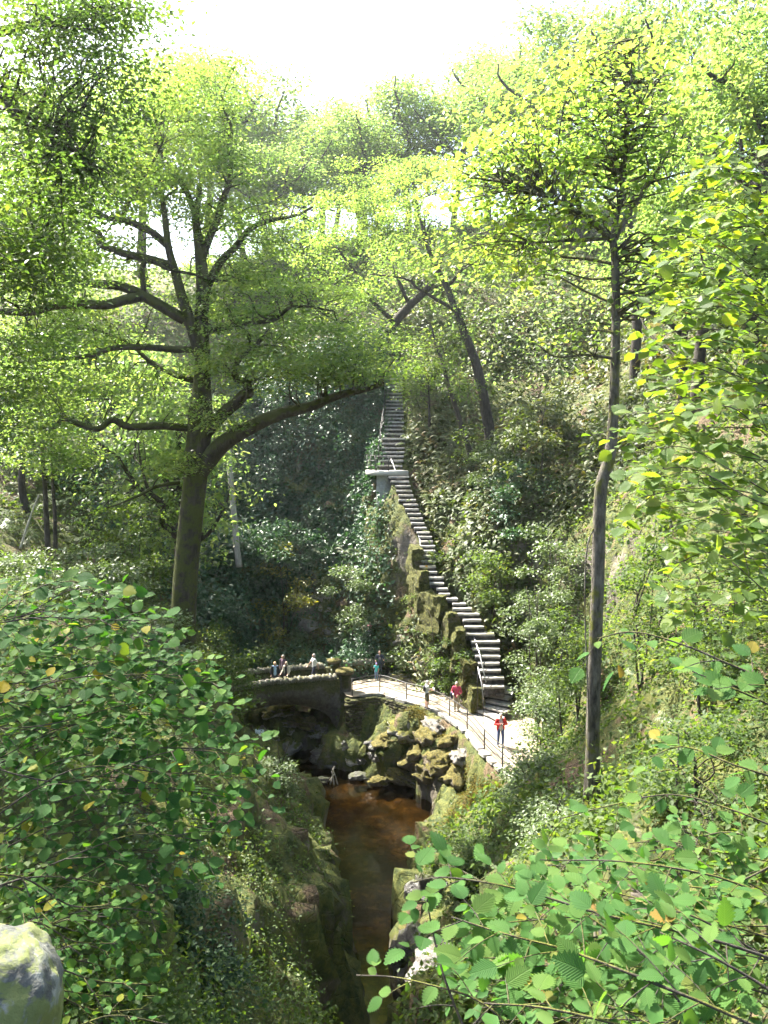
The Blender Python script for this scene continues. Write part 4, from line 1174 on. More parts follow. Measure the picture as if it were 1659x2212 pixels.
# ------------------------------------------------------------------ undergrowth: too many leaves to count
def free(x, y, path_m=0.35, st_m=0.25, pool_m=0.7):
    d, p_ = line_near(x, y, STC)
    w_ = STW[np.clip(p_.astype(int), 0, len(STW) - 1)]
    ok = (poly_sd(x, y, PATH) > path_m) & (d > w_ + st_m) & (poly_sd(x, y, POOL) > pool_m)
    pb = np.array([bp(0, -0.5, 0)[:2], bp(blen, -0.5, 0)[:2], bp(blen, BW + 0.8, 0)[:2], bp(0, BW + 0.8, 0)[:2]])
    ok &= poly_sd(x, y, pb) > 0
    ok &= ~((np.abs(x - float(plat.location[0]) ) < 1.9) & (y > YP - 1.2) & (y < YP + 2.2))
    return ok
def bare(x, y):
    """0 where rock and soil lie open, 1 where plants cover them"""
    r = np.ones_like(x)
    for (px, py, Y, rad, k) in ((790,1340,58,2.4,0.2),(700,1330,58.5,2.2,0.2),(860,1410,56,2.2,0.10),(960,1620,45,3.2,0.10),(1000,1690,43,2.4,0.02),(880,1590,49,3.5,0.12),(760,1560,50.5,3.5,0.05),
                                (640,1580,51,3.2,0.03),(920,1900,31,2.2,0.12),(960,2100,24,2.2,0.15),(960,1450,52,2.4,0.25),(640,1450,56.5,3.0,0.15),(930,1250,57,1.6,0.3),(1440,1450,24,2.6,0.35)):
        c = D(px, py, Y); d = np.hypot(x - c[0], y - c[1])
        r = r * (k + (1 - k) * np.clip((d / rad - 0.65) / 0.5, 0, 1))
    return r
def scatter(n, x0, x1, y0, y1, seed, cover=0.5, usebare=True):
    rng = np.random.default_rng(seed)
    n *= 3
    Y = y0 * (y1 / y0) ** rng.uniform(0, 1, n)
    X = rng.uniform(-0.50, 0.50, n) * Y + rng.uniform(-1.5, 1.5, n)
    m = (X > x0) & (X < x1) & free(X, Y)
    X, Y = X[m], Y[m]
    k = fbm(np.stack([X, Y, X * 0], -1) * 0.35, seed, 3)
    pr = np.clip(cover + 0.8 * k, 0.05, 1)
    if usebare: pr = pr * bare(X, Y)
    pr = pr * np.clip(1.0 / gnorm(X, Y)[:, 2], 1, 6) / 4.0    # by true surface area, so that steep faces are covered as well
    m = rng.uniform(0, 1, len(X)) < pr
    return X[m], Y[m]
def clumps(name, label, X, Y, mat, per, rad, height, leaf, seed, tmpl=LEAF4, width=1.0, tilt=0.6, out=0.9):
    rng = np.random.default_rng(seed)
    Z = zt(X, Y); nr = gnorm(X, Y)
    base = np.stack([X, Y, Z], -1)
    n = np.maximum((per * rng.uniform(0.4, 1.6, len(X))).astype(int), 1)
    C = np.repeat(base, n, axis=0); NN = np.repeat(nr, n, axis=0)
    patch = np.clip(0.75 + 1.3 * fbm(np.stack([X, Y, X * 0], -1) * 0.55, seed + 70, 2), 0.25, 2.2)
    hs = np.repeat(height * patch * np.clip(Y / 20.0, 0.35, 1.0) * rng.uniform(0.4, 1.5, len(X)) ** 1.3, n)
    sz = np.repeat(leaf(Y) if callable(leaf) else np.full(len(X), leaf), n) * rng.uniform(0.65, 1.35, len(C)) * np.repeat(np.clip(1 + 0.75 * vnoise(np.stack([X, Y, X * 0 + 3], -1) * 0.8, seed + 31), 0.6, 1.7), n)
    rd = rad * np.repeat(np.clip(Y / 35.0, 0.35, 1.2), n)
    off = rng.normal(0, 1, C.shape) * rd[:, None]
    off -= NN * (off * NN).sum(1, keepdims=True)
    upv = unit(NN + np.array([0, 0, 0.8]))
    hh = hs * rng.uniform(0.05, 1, len(C)) * np.clip(1.3 - (off ** 2).sum(1) ** 0.5 / (2.2 * rd), 0.1, 1)
    C = C + off + upv * hh[:, None]
    ln = unit(NN * 0.6 + np.array([0, 0, 0.8])) + tilt * rng.normal(0, 1, C.shape)
    dr = rng.normal(0, 1, C.shape) + out * unit(off) + NN * 0.4
    o = leaf_part(name, C, ln, dr, sz, tmpl, M[mat], None, width)
    tag(o, label, None, None, 'stuff')
    return len(C)
lsize = lambda Y: np.clip(0.045 + 0.0030 * Y, 0.06, 0.25)
tot = 0
X, Y = scatter(40000, -26, -1, 4, 56, 201, 0.8)
k_ = ~((X > -7.5) & (Y > 17) & (Y < 42) & (np.random.default_rng(5).uniform(0, 1, len(X)) < 0.7)); X, Y = X[k_], Y[k_]      # the gorge wall keeps bare moss
tot += clumps('undergrowth', 'mixed leafy undergrowth over the left bank', X, Y, 'leaf_under', 9, 0.34, 0.75, lsize, 1)
X, Y = scatter(29000, 0, 30, 4, 60, 202, 0.95)
tot += clumps('undergrowth', 'mixed leafy undergrowth over the right bank', X, Y, 'leaf_under', 11, 0.38, 0.75, lambda Y: 1.15 * lsize(Y), 2)
X, Y = scatter(82000, -13, 0.2, 56, 77, 203, 1.1)
X2, Y2 = scatter(14000, -28, -13, 55, 79, 213, 0.95); X = np.r_[X, X2]; Y = np.r_[Y, Y2]
tot += clumps('ivy', 'dark ivy curtain over the cliff left of the platform', X, Y, 'leaf_ivy', 9, 0.42, 1.1, 0.25, 3)
X, Y = scatter(18000, 1.5, 38, 52, 98, 204, 0.95)
tot += clumps('bracken', 'green and rusty bracken over the slope right of the steps', X, Y, 'leaf_bracken', 7, 0.5, 0.8, 0.5, 4, FROND, 1.0, 0.4, 1.6)
X, Y = scatter(6500, -60, 40, 72, 125, 205, 0.9)
tot += clumps('woodland_floor', 'leafy undergrowth between the trees on the hill', X, Y, 'leaf_far', 9, 0.9, 1.6, 0.4, 5)
X, Y = scatter(60000, -5.5, 7.5, 18, 57, 206, 0.35, False)
tot += clumps('moss_tufts', 'tufts of moss and grass on the rocks round the pool', X, Y, 'leaf_fern', 7, 0.16, 0.16, 0.09, 6)

M['leaf_moss'] = leaf_mat('golden_moss', [(0, (0.060, 0.055, 0.012)), (0.6, (0.12, 0.10, 0.020)), (1, (0.20, 0.16, 0.035))], (1.4, 1.4, 0.5), 0.25, 0.8, spec=0.1)
X, Y = scatter(160000, -1.5, 7.5, 39, 51.5, 207, 0.6, False)
tot += clumps('golden_moss', 'golden moss cushions on the sunlit rocks above the pool', X, Y, 'leaf_moss', 6, 0.13, 0.10, 0.075, 7)

# ------------------------------------------------------------------ ferns, one by one
def fern_mesh(seed, fronds=10):
    rng = np.random.default_rng(seed); V = []; F = []; nv = 0
    for k in range(fronds):
        a = 2 * math.pi * k / fronds + rng.uniform(-.25, .25); L = rng.uniform(0.75, 1.1); h = rng.uniform(0.55, 0.85)
        t = np.linspace(0, 1, 11)
        rr = L * t; zz_ = h * np.sin(t * 2.3) * 0.75
        ca, sa = math.cos(a), math.sin(a)
        for i in range(1, 11):
            w = 0.20 * math.sin(math.pi * (0.12 + 0.86 * t[i])) + 0.015
            c = np.array([rr[i] * ca, rr[i] * sa, zz_[i]]); side = np.array([-sa, ca, 0]); fw = np.array([ca, sa, -0.2])
            for s in (-1, 1):
                V += [c - fw * 0.04, c + fw * 0.035, c + side * s * w + fw * 0.06 - np.array([0, 0, 0.04])]
                F += [nv, nv + 1, nv + 2]; nv += 3
    return mesh_np('fern', np.array(V), F, np.full(len(F) // 3, 3), M['leaf_fern'])
FM = [fern_mesh(k) for k in range(4)]
def fern(p, s, k, label, group):
    o = link(bpy.data.objects.new('fern', FM[k % 4])); o.location = [float(q) for q in p]; o.scale = (s, s, s)
    n = Vector(gnorm(np.array([p[0]]), np.array([p[1]]))[0]); q = (n + Vector((0, 0, 1.2))).to_track_quat('Z', 'Y').to_euler()
    o.rotation_euler = (q.x, q.y, random.uniform(0, 6.3))
    tag(o, label, 'fern', group)
def fern_patch(n, region, Y0, Y1, s0, s1, label, group, seed):
    rng = np.random.default_rng(seed); k = 0; tries = 0
    x0, y0, x1, y1 = region
    while k < n and tries < 4000:
        tries += 1
        Yv = rng.uniform(Y0, Y1); P_ = D(rng.uniform(x0, x1), (y0 + y1) / 2, Yv); Yv = float(P_[1])
        g = float(zt(P_[0], Yv)); yy = 512 - FPX * math.tan(math.atan2(g - 16, Yv) + PITCH)
        if not (y0 * DS < yy < y1 * DS) or not free(np.array([P_[0]]), np.array([Yv]))[0]: continue
        fern((P_[0], Yv, g), rng.uniform(s0, s1), k, label, group); k += 1
fern_patch(26, (885, 880, 1060, 1300), 50, 63, 0.7, 1.15, 'fern on the mossy spur right of the steps', 'ferns on the spur right of the steps', 1)
fern_patch(26, (690, 1120, 870, 1440), 56, 61, 0.6, 1.0, 'fern on the brown slope below the platform', 'ferns on the slope below the platform', 2)
fern_patch(26, (1060, 1250, 1270, 1560), 34, 50, 0.6, 1.0, 'fern on the bank right of the lower steps', 'ferns right of the lower steps', 3)
fern_patch(18, (1320, 1300, 1640, 1720), 14, 32, 0.4, 0.7, 'fern on the bank behind the sycamore trunk', 'ferns behind the sycamore', 4)
fern_patch(16, (0, 1000, 330, 1200), 42, 58, 0.9, 1.4, 'fern on the shaded slope at far left', 'ferns on the far left slope', 5)
fern_patch(12, (930, 1780, 1150, 1980), 22, 34, 0.4, 0.7, 'fern on the rocks beside the pool', 'ferns beside the pool', 6)

# ------------------------------------------------------------------ boulders round the pool and under the bridge
def gb(x, y, z):
    """where the line of sight through x, y meets the ground"""
    dr_ = ray(x, y); q = CAM
    for Yv in np.arange(18 if y > 1800 else 43.5, 75, 0.1):
        q = CAM + dr_ * (Yv / dr_[1])
        if q[2] < zt(q[0], q[1]): break
    return q
for i, (x, y, z, s, mat, lab) in enumerate([
    (600,1545,-1.9,(1.0,.7,.6),'rock','large mossy boulder under the left of the bridge arch'), (655,1560,-2.0,(1.3,.9,.55),'rock_moss','flat moss-topped boulder under the bridge arch'),
    (575,1580,-2.2,(.8,.6,.45),'rock_bare','pale boulder beside the little cascade'), (625,1610,-2.6,(1.4,.9,.7),'rock','broad grey boulder below the bridge arch'),
    (690,1580,-2.3,(.7,.6,.5),'rock','boulder by the foot of the bridge pillar'), (715,1640,-3.6,(1.1,.7,.6),'rock_wet','split dark boulder at the back of the pool'),
    (755,1640,-3.5,(.8,.6,.5),'rock','grey boulder at the back of the pool'), (660,1650,-3.2,(.9,.7,.6),'rock_wet','dark boulder behind the bleached sticks'),
    (690,1690,-3.9,(.5,.4,.25),'rock_wet','low wet rock left of the bleached sticks'), (770,1680,-3.9,(.5,.4,.25),'rock_wet','low wet rock right of the bleached sticks'),
    (820,1690,-3.8,(.6,.5,.35),'rock_moss','small mossy rock at the water edge'), (860,1680,-3.6,(.8,.5,.45),'rock_moss','mossy rock in the row along the far water edge'),
    (905,1690,-3.7,(.6,.5,.35),'rock','bare rock in the row along the far water edge'), (880,1580,-1.6,(1.1,.8,.7),'rock','smooth rounded rock below the retaining wall'),
    (845,1600,-2.2,(1.0,.8,.6),'rock_moss','dark mossy rock below the retaining wall'), (930,1600,-1.2,(1.0,.7,.7),'rock_moss','mossy rock just under the path edge'),
    (900,1640,-2.4,(1.5,1.0,.8),'rock_moss','broad golden moss hump above the pool'), (960,1650,-1.8,(1.1,.9,.8),'rock_moss','golden moss hump under the fence'),
    (985,1690,-2.6,(.9,.8,.9),'rock_moss','moss-draped buttress at the right of the pool'), (930,1680,-3.0,(.8,.7,.6),'rock_moss','lower golden moss hump by the water'),
    (1020,1720,-2.8,(1.1,.9,.9),'rock_moss','mossy rock at the mouth of the dark hollow'), (975,1730,-3.5,(.7,.6,.5),'rock_moss','mossy rock at the right water edge'),
    (1000,1640,-.7,(.9,.6,.5),'rock_bare','pale rock under the fence post'), (940,1570,-.6,(.7,.5,.4),'rock_bare','pale flat rock at the path edge'),
    (925,1950,-2.2,(.8,.8,1.4),'rock_wet','tall wet rock standing in the narrow of the gorge'), (950,2110,-0.6,(.8,.7,.6),'rock_bare','white sunlit rock at the bottom of the gorge'), (890,2080,-2.4,(.9,.8,1.3),'rock_wet','dark wet rock face at the bottom of the gorge'),
    (880,1465,0.1,(.9,.5,.3),'rock','low rock at the back of the path near the wall'), (930,1478,0.1,(1.1,.5,.35),'rock_bare','long pale rock at the back of the path'), (905,1430,1.2,(.8,.5,.5),'rock','grey rock on the bank behind the path'),
    (870,1385,2.6,(.9,.5,.5),'rock_bare','pale slanting outcrop above the path'), (660,1350,3.2,(1.0,.7,.9),'rock','broken rock face behind the bridge'), (640,1290,4.7,(.7,.6,.7),'rock','brown rock above the broken rock face'), (690,1370,3.2,(.7,.5,.5),'rock_moss','moss-covered stump of rock behind the bridge'),
    (1130,1530,0.1,(.6,.4,.3),'rock_bare','flat pale rock beside the lowest step'), (1080,1505,0.1,(.5,.4,.35),'rock','rock at the right end of the lower steps'), (1010,1520,0.1,(.5,.4,.3),'rock','small rock at the left foot of the steps'), (1150,1600,0.1,(.7,.4,.25),'rock_bare','pale slab behind the person in red')]):
    q_ = gb(x, y, z) if z > -3.3 else G(x, y, z)
    boulder(q_ + np.array([0, 0.1, 0.1 * s[2]]), s, i * 3 + 1, mat, lab)
rg_ = np.random.default_rng(91)
for (cx, cy, cz, sx, sy, n_, mat, lab, grp) in ((640,1590,-2.6,70,30,9,'rock','small grey rock in the rubble under the bridge arch','rubble under the bridge'), (770,1640,-3.3,70,25,8,'rock_wet','small dark rock along the back of the pool','small rocks along the back of the pool'),
                                            (930,1640,-2.2,60,50,12,'rock_moss','small moss-coated rock on the golden slope above the pool','small rocks on the golden slope'), (900,1450,0.6,50,25,7,'rock','small rock on the bank behind the path','small rocks behind the path'), (690,1340,4.0,50,50,7,'rock','small rock on the brown slope behind the bridge','small rocks behind the bridge')):
    for k in range(n_):
        q = gb(cx + rg_.uniform(-sx, sx), cy + rg_.uniform(-sy, sy), cz); q[2] = float(zt(q[0], q[1])) + 0.05
        s_ = rg_.uniform(.25, .55); boulder(q, (s_, s_ * rg_.uniform(.7, 1), s_ * rg_.uniform(.6, .9)), k * 5 + 2, mat, lab, grp)
# little cascade left of the boulders
cas = MB(); pts_ = np.array([G(560, 1575, -1.9), G(562, 1590, -2.2), G(556, 1600, -2.9), G(550, 1625, -3.6), G(545, 1640, -3.95)])
cl = catmull(pts_, 6); cv = []; cf = []
for i, p in enumerate(cl):
    for j in range(9):
        w = (j / 8 - .5) * (0.5 + 0.5 * i / len(cl))
        cv.append(p + np.array([w, -0.06 * math.cos(j * 1.9) - 0.1 * (1 - (j / 4 - 1) ** 2), 0.03 * math.sin(j * 2.3 + i)]))
for i in range(len(cl) - 1):
    for j in range(8): cf.append((i * 9 + j, i * 9 + j + 1, i * 9 + j + 10, i * 9 + j + 9))
tag(part('cascade', cv, cf, M['foam'], None, True), 'small white cascade tumbling under the left end of the bridge', None, None, 'structure')
# bleached sticks standing in the pool
bs = empty('bleached_sticks', G(718, 1690, -4), 'cluster of bleached white sticks propped up in the pool', 'driftwood')
for (ax_, ay_, bx_, by_) in ((712, 1698, 722, 1655), (730, 1698, 718, 1660), (722, 1700, 716, 1665), (708, 1690, 722, 1672)):
    m = MB(); a = G(ax_, ay_, -4.1); b = D(bx_, by_, a[1] + 0.2); m.tube(catmull([a, (a + b) / 2 + (0.03, 0, 0.02), b], 3), np.linspace(0.045, 0.02, 7), 5); m.build('stick', M['bark_pale'], bs, True)
print('undergrowth leaves', tot)

# ------------------------------------------------------------------ bushes that stand out
def bush(label, L, per, size, seed, mat='leaf_under', spread=0.45, tmpl=LEAF4, name='bush', group=None):
    """L: lobes seen in the picture; stems rise from the ground below them"""
    A = lobes(L, seed); c = A.mean(0); g = float(zt(c[0], c[1]))
    ga = zt(A[:, 0], A[:, 1]); rg = np.random.default_rng(seed + 1)
    A[:, :2] += rg.normal(0, 0.35 * spread / 0.45, (len(A), 2)) * np.clip(c[1] / 40, .25, 1)
    A[:, 2] = np.maximum(ga + (A[:, 2] - ga) * rg.uniform(0.15, 1.0, len(A)) ** 0.7, ga + 0.1)
    root = empty(name, (c[0], c[1], g), label, 'bush', group)
    sk = Skeleton(); rng = np.random.default_rng(seed)
    for k in range(4):
        s = np.array([c[0] + rng.uniform(-.4, .4), c[1] + rng.uniform(-.3, .3), 0]); s[2] = zt(s[0], s[1]) - 0.2
        e_ = c + rng.normal(0, 0.4, 3)
        sk.limb([s, (s + e_) / 2 + rng.normal(0, .15, 3), e_], 0.05, 0.015, 4, 0.05, seed + k, 5)
    sk.grow(A, seed, rmax=0.03)
    m = MB()
    for p, r, s in sk.tubes: m.addf(*tube_arrays(p, r, s))
    m.build('stems', M['bark_dark'], root, True)['kind'] = 'stuff'
    C, nr, dr, s = crown_leaves(A, per, spread, 0.55, size, seed)
    leaf_part('foliage', C, nr, dr, s, tmpl, M[mat], root)['kind'] = 'stuff'
M['leaf_pale'] = leaf_mat('sheen_paled_leaves', [(0, (0.07, 0.105, 0.045)), (0.6, (0.11, 0.15, 0.07)), (1, (0.16, 0.20, 0.10))], (1.3, 1.5, 0.5), 0.34, 0.42, spec=0.4)  # paleness painted in for the bright sky sheen on leaves
M['leaf_yellow'] = leaf_mat('yellowing_leaves', [(0, (0.09, 0.12, 0.02)), (0.7, (0.17, 0.18, 0.03)), (1, (0.26, 0.21, 0.03))], (1.7, 1.6, 0.4), 0.45, 0.4)
bush('pale sunlit bush at the left edge below the ferny slope', [(80,1215,110,45,36,42,60)], 110, 0.16, 301, 'leaf_pale')
bush('pale sunlit bush just left of the great oak foot', [(250,1210,70,70,35,40,46)], 110, 0.16, 302, 'leaf_pale')
bush('tall ferny bush on the slope left of the great oak', [(290,1090,60,70,40,46,40)], 110, 0.18, 303, 'leaf_under')
bush('leafy shrub in front of the great oak foot', [(340,1370,90,50,30,34,50)], 110, 0.13, 304, 'leaf_pale')
bush('shrub between the great oak foot and the bridge', [(470,1390,70,50,38,44,46)], 110, 0.15, 305, 'leaf_under')
bush('green shrub against the dark slope below the bare trunk', [(600,1160,60,60,57,61,30)], 130, 0.22, 306, 'leaf_ivy', 0.7)
bush('yellow-green shrub on the dark slope right of the bare trunk', [(620,1210,45,55,56,59,16)], 110, 0.2, 307, 'leaf_yellow', 0.6)
bush('white-lit bush on the brown slope below the platform', [(755,1228,38,36,55,57,18)], 130, 0.19, 308, 'leaf_pale', 0.5)
bush('bluish fern bush on the rock behind the bridge', [(625,1390,50,25,56,58,14)], 120, 0.2, 309, 'leaf_pale', 0.5)
bush('dark green shrub behind the bridge parapet', [(735,1385,30,22,56,58,12)], 120, 0.18, 310, 'leaf_ivy', 0.45)
bush('bush on the bank left of the lower steps', [(960,1420,35,35,50,52,16)], 110, 0.16, 311, 'leaf_under', 0.45)
bush('small bush at the back of the path', [(895,1425,25,22,53,55,10)], 110, 0.17, 312, 'leaf_pale', 0.4)
bush('ivy bush round the foot of the leaning oak', [(1065,1000,50,70,56,60,34)], 130, 0.21, 313, 'leaf_pale', 0.6)
bush('dark ivy bush right of the leaning oak foot', [(1130,1030,60,45,52,58,30)], 130, 0.22, 314, 'leaf_ivy', 0.6)
bush('pale bush on the bank above the middle steps', [(1190,1170,60,55,45,50,40)], 120, 0.18, 315, 'leaf_pale', 0.5)
bush('lower pale bush on the bank above the middle steps', [(1170,1280,60,45,42,47,36)], 120, 0.17, 316, 'leaf_pale', 0.45)
bush('yellowish bush beside the middle steps', [(1060,1200,50,40,49,53,26)], 120, 0.19, 317, 'leaf_under', 0.5)
bush('thick green bush against the sycamore trunk', [(1240,1350,50,60,30,36,34)], 110, 0.15, 318, 'leaf_under', 0.45)
bush('bushy plant right of the path end', [(1180,1480,50,60,36,42,36)], 110, 0.15, 319, 'leaf_pale', 0.45)
bush('white-lit bramble overhanging the path end', [(1160,1650,60,45,27,33,40)], 110, 0.12, 320, 'leaf_pale', 0.35)
bush('pale bramble at the sycamore foot', [(1210,1760,90,50,18,24,44)], 110, 0.10, 321, 'leaf_pale', 0.35)
bush('fresh green bush above the right pool edge', [(1040,1800,70,45,25,31,44)], 120, 0.11, 322, 'leaf_under', 0.35)
bush('ivy trailing over the mossy wall beside the lower steps', [(1000,1400,25,60,49.3,50.3,18)], 110, 0.15, 323, 'leaf_under', 0.4)
bush('leafy sprays over the wall top by the upper landing steps', [(965,1335,20,35,50.8,51.8,12)], 110, 0.15, 332, 'leaf_under', 0.4)
bush('ferny shrub on the wall beside the middle steps', [(925,1270,22,50,53.3,54.8,14)], 110, 0.17, 331, 'leaf_under', 0.45)
bush('sunlit tuft at the left pool edge', [(600,1650,40,25,34,37,16)], 110, 0.12, 324, 'leaf_pale', 0.3)
bush('holly bush on the bank right of the sycamore', [(1400,1180,60,60,24,29,36)], 120, 0.12, 325, 'leaf_under', 0.4)
bush('thicket below the hazel boughs on the right', [(1560,1230,110,80,18,24,60)], 120, 0.11, 326, 'leaf_under', 0.4)
bush('leafy thicket on the right bank under the elm spray', [(1520,1620,140,90,9,13,70)], 110, 0.075, 327, 'leaf_under', 0.25)
bush('dark leafy thicket low on the left bank', [(330,1960,150,110,12,17,60)], 120, 0.085, 328, 'leaf_bramble', 0.35)
bush('dark bramble hanging over the gorge at the bottom', [(420,2130,140,80,11,15,50)], 120, 0.08, 329, 'leaf_bramble', 0.3)
bush('rusty-tipped bracken clump left of the sycamore', [(1160,880,70,60,52,58,34)], 60, 0.45, 330, 'leaf_bracken', 0.6, FROND)

# ------------------------------------------------------------------ leaves close to the camera, one object each
def leaf_blade(seed, n=7, wid=0.34, serr=0.035, tip=1.0, fold=0.10, asym=0.05):
    """serrated leaf, length 1 along +y, about 40 triangles"""
    rng = np.random.default_rng(seed)
    V = []; F = []
    ts = np.linspace(0, 1, n + 1)
    droop = rng.uniform(0.05, 0.22); curl = rng.uniform(-0.06, 0.06)
    def outline(t, side):
        base = wid * (math.sin(math.pi * min(t, 1) ** (0.78 + asym * side)) ** 0.8) if 0 < t < 1 else 0.0
        return base
    def zc(t, x): return -droop * t * t + fold * abs(x) * 1.6 + curl * x
    mid = []
    for t in ts:
        mid.append(len(V)); V.append((0, t * tip, zc(t, 0)))
    for side in (-1, 1):
        rim = []
        for i in range(n):
            for q, tt_ in enumerate((ts[i] + 0.02, ts[i] + (ts[1]) * 0.7)):
                if tt_ >= 1: continue
                w = outline(tt_, side) + (serr if q else -serr * 0.3) * (0.3 + outline(tt_, side))
                x = side * max(w, 0.004); y = tt_ + (0.03 if q else 0.0)
                rim.append(len(V)); V.append((x, y, zc(tt_, x)))
        # join rim to the midrib
        for i in range(n):
            a, b = mid[i], mid[i + 1]; r = rim[2 * i:2 * i + 3] if 2 * i + 2 < len(rim) else rim[2 * i:2 * i + 2] + [b]
            fs = [(a, r[0], r[1]), (a, r[1], b), (b, r[1], r[2])] if r[2] != b else [(a, r[0], r[1]), (a, r[1], b)]
            F += [f if side > 0 else f[::-1] for f in fs]
    return np.array(V), F
ELM = [leaf_blade(k, 8, 0.33, 0.16, fold=0.10) for k in range(5)]
HAZ = [leaf_blade(20 + k, 7, 0.43, 0.12, fold=0.07) for k in range(5)]
M['leaf_elm'] = leaf_mat('elm_leaves', [(0, (0.036, 0.100, 0.026)), (0.5, (0.058, 0.135, 0.032)), (0.955, (0.090, 0.155, 0.034)), (0.98, (0.15, 0.16, 0.04)), (0.99, (0.22, 0.18, 0.03)), (1, (0.14, 0.065, 0.025))], (1.8, 2.0, 0.6), 0.42, 0.6, True, True, 0.12)
M['leaf_haz'] = leaf_mat('hazel_leaves_shade_tint', [(0, (0.018, 0.065, 0.014)), (0.5, (0.036, 0.100, 0.020)), (0.95, (0.075, 0.140, 0.024)), (0.985, (0.17, 0.17, 0.02)), (1, (0.34, 0.24, 0.02))], (1.4, 1.7, 0.5), 0.42, 0.6, True, True, 0.10)  # darker hazel copy, shade put into the leaf colour
M['leaf_haz_sun'] = leaf_mat('hazel_leaves_sun_tint', [(0, (0.065, 0.125, 0.030)), (0.5, (0.10, 0.16, 0.030)), (0.96, (0.13, 0.18, 0.035)), (0.985, (0.20, 0.19, 0.03)), (1, (0.22, 0.13, 0.03))], (1.9, 1.9, 0.5), 0.52, 0.50, True, True, 0.3)  # lighter, yellower hazel copy, sunlight put into the leaf colour
for nm, src in (('leaf_elm_i', 'leaf_elm'), ('leaf_haz_i', 'leaf_haz'), ('leaf_haz_sun_i', 'leaf_haz_sun')):
    m_ = M[src].copy(); nt_ = m_.node_tree
    oi = [n for n in nt_.nodes if n.bl_idname == 'ShaderNodeObjectInfo'][0]; g_ = nt_.nodes.new('ShaderNodeNewGeometry')
    for l in list(oi.outputs['Random'].links):
        nt_.links.new(g_.outputs['Random Per Island'], l.to_socket)
    for n in [n for n in nt_.nodes if n.bl_idname == 'ShaderNodeBump']:
        for l in list(n.outputs[0].links): nt_.links.remove(l)
    M[nm] = m_
def blade_meshes(blades, mat, nm='leaf'):
    out_ = []
    for V, F in blades:
        me = mesh_np(nm, V, [i for f in F for i in f], [3] * len(F), mat, True); out_.append(me)
    return out_
MES = {'elm': blade_meshes(ELM, M['leaf_elm']), 'haz': blade_meshes(HAZ, M['leaf_haz']), 'haz_sun': blade_meshes(HAZ, M['leaf_haz_sun'])}
LOWL = {'elm': (0.95, M['leaf_elm_i']), 'haz': (1.25, M['leaf_haz_i']), 'haz_sun': (1.25, M['leaf_haz_sun_i'])}

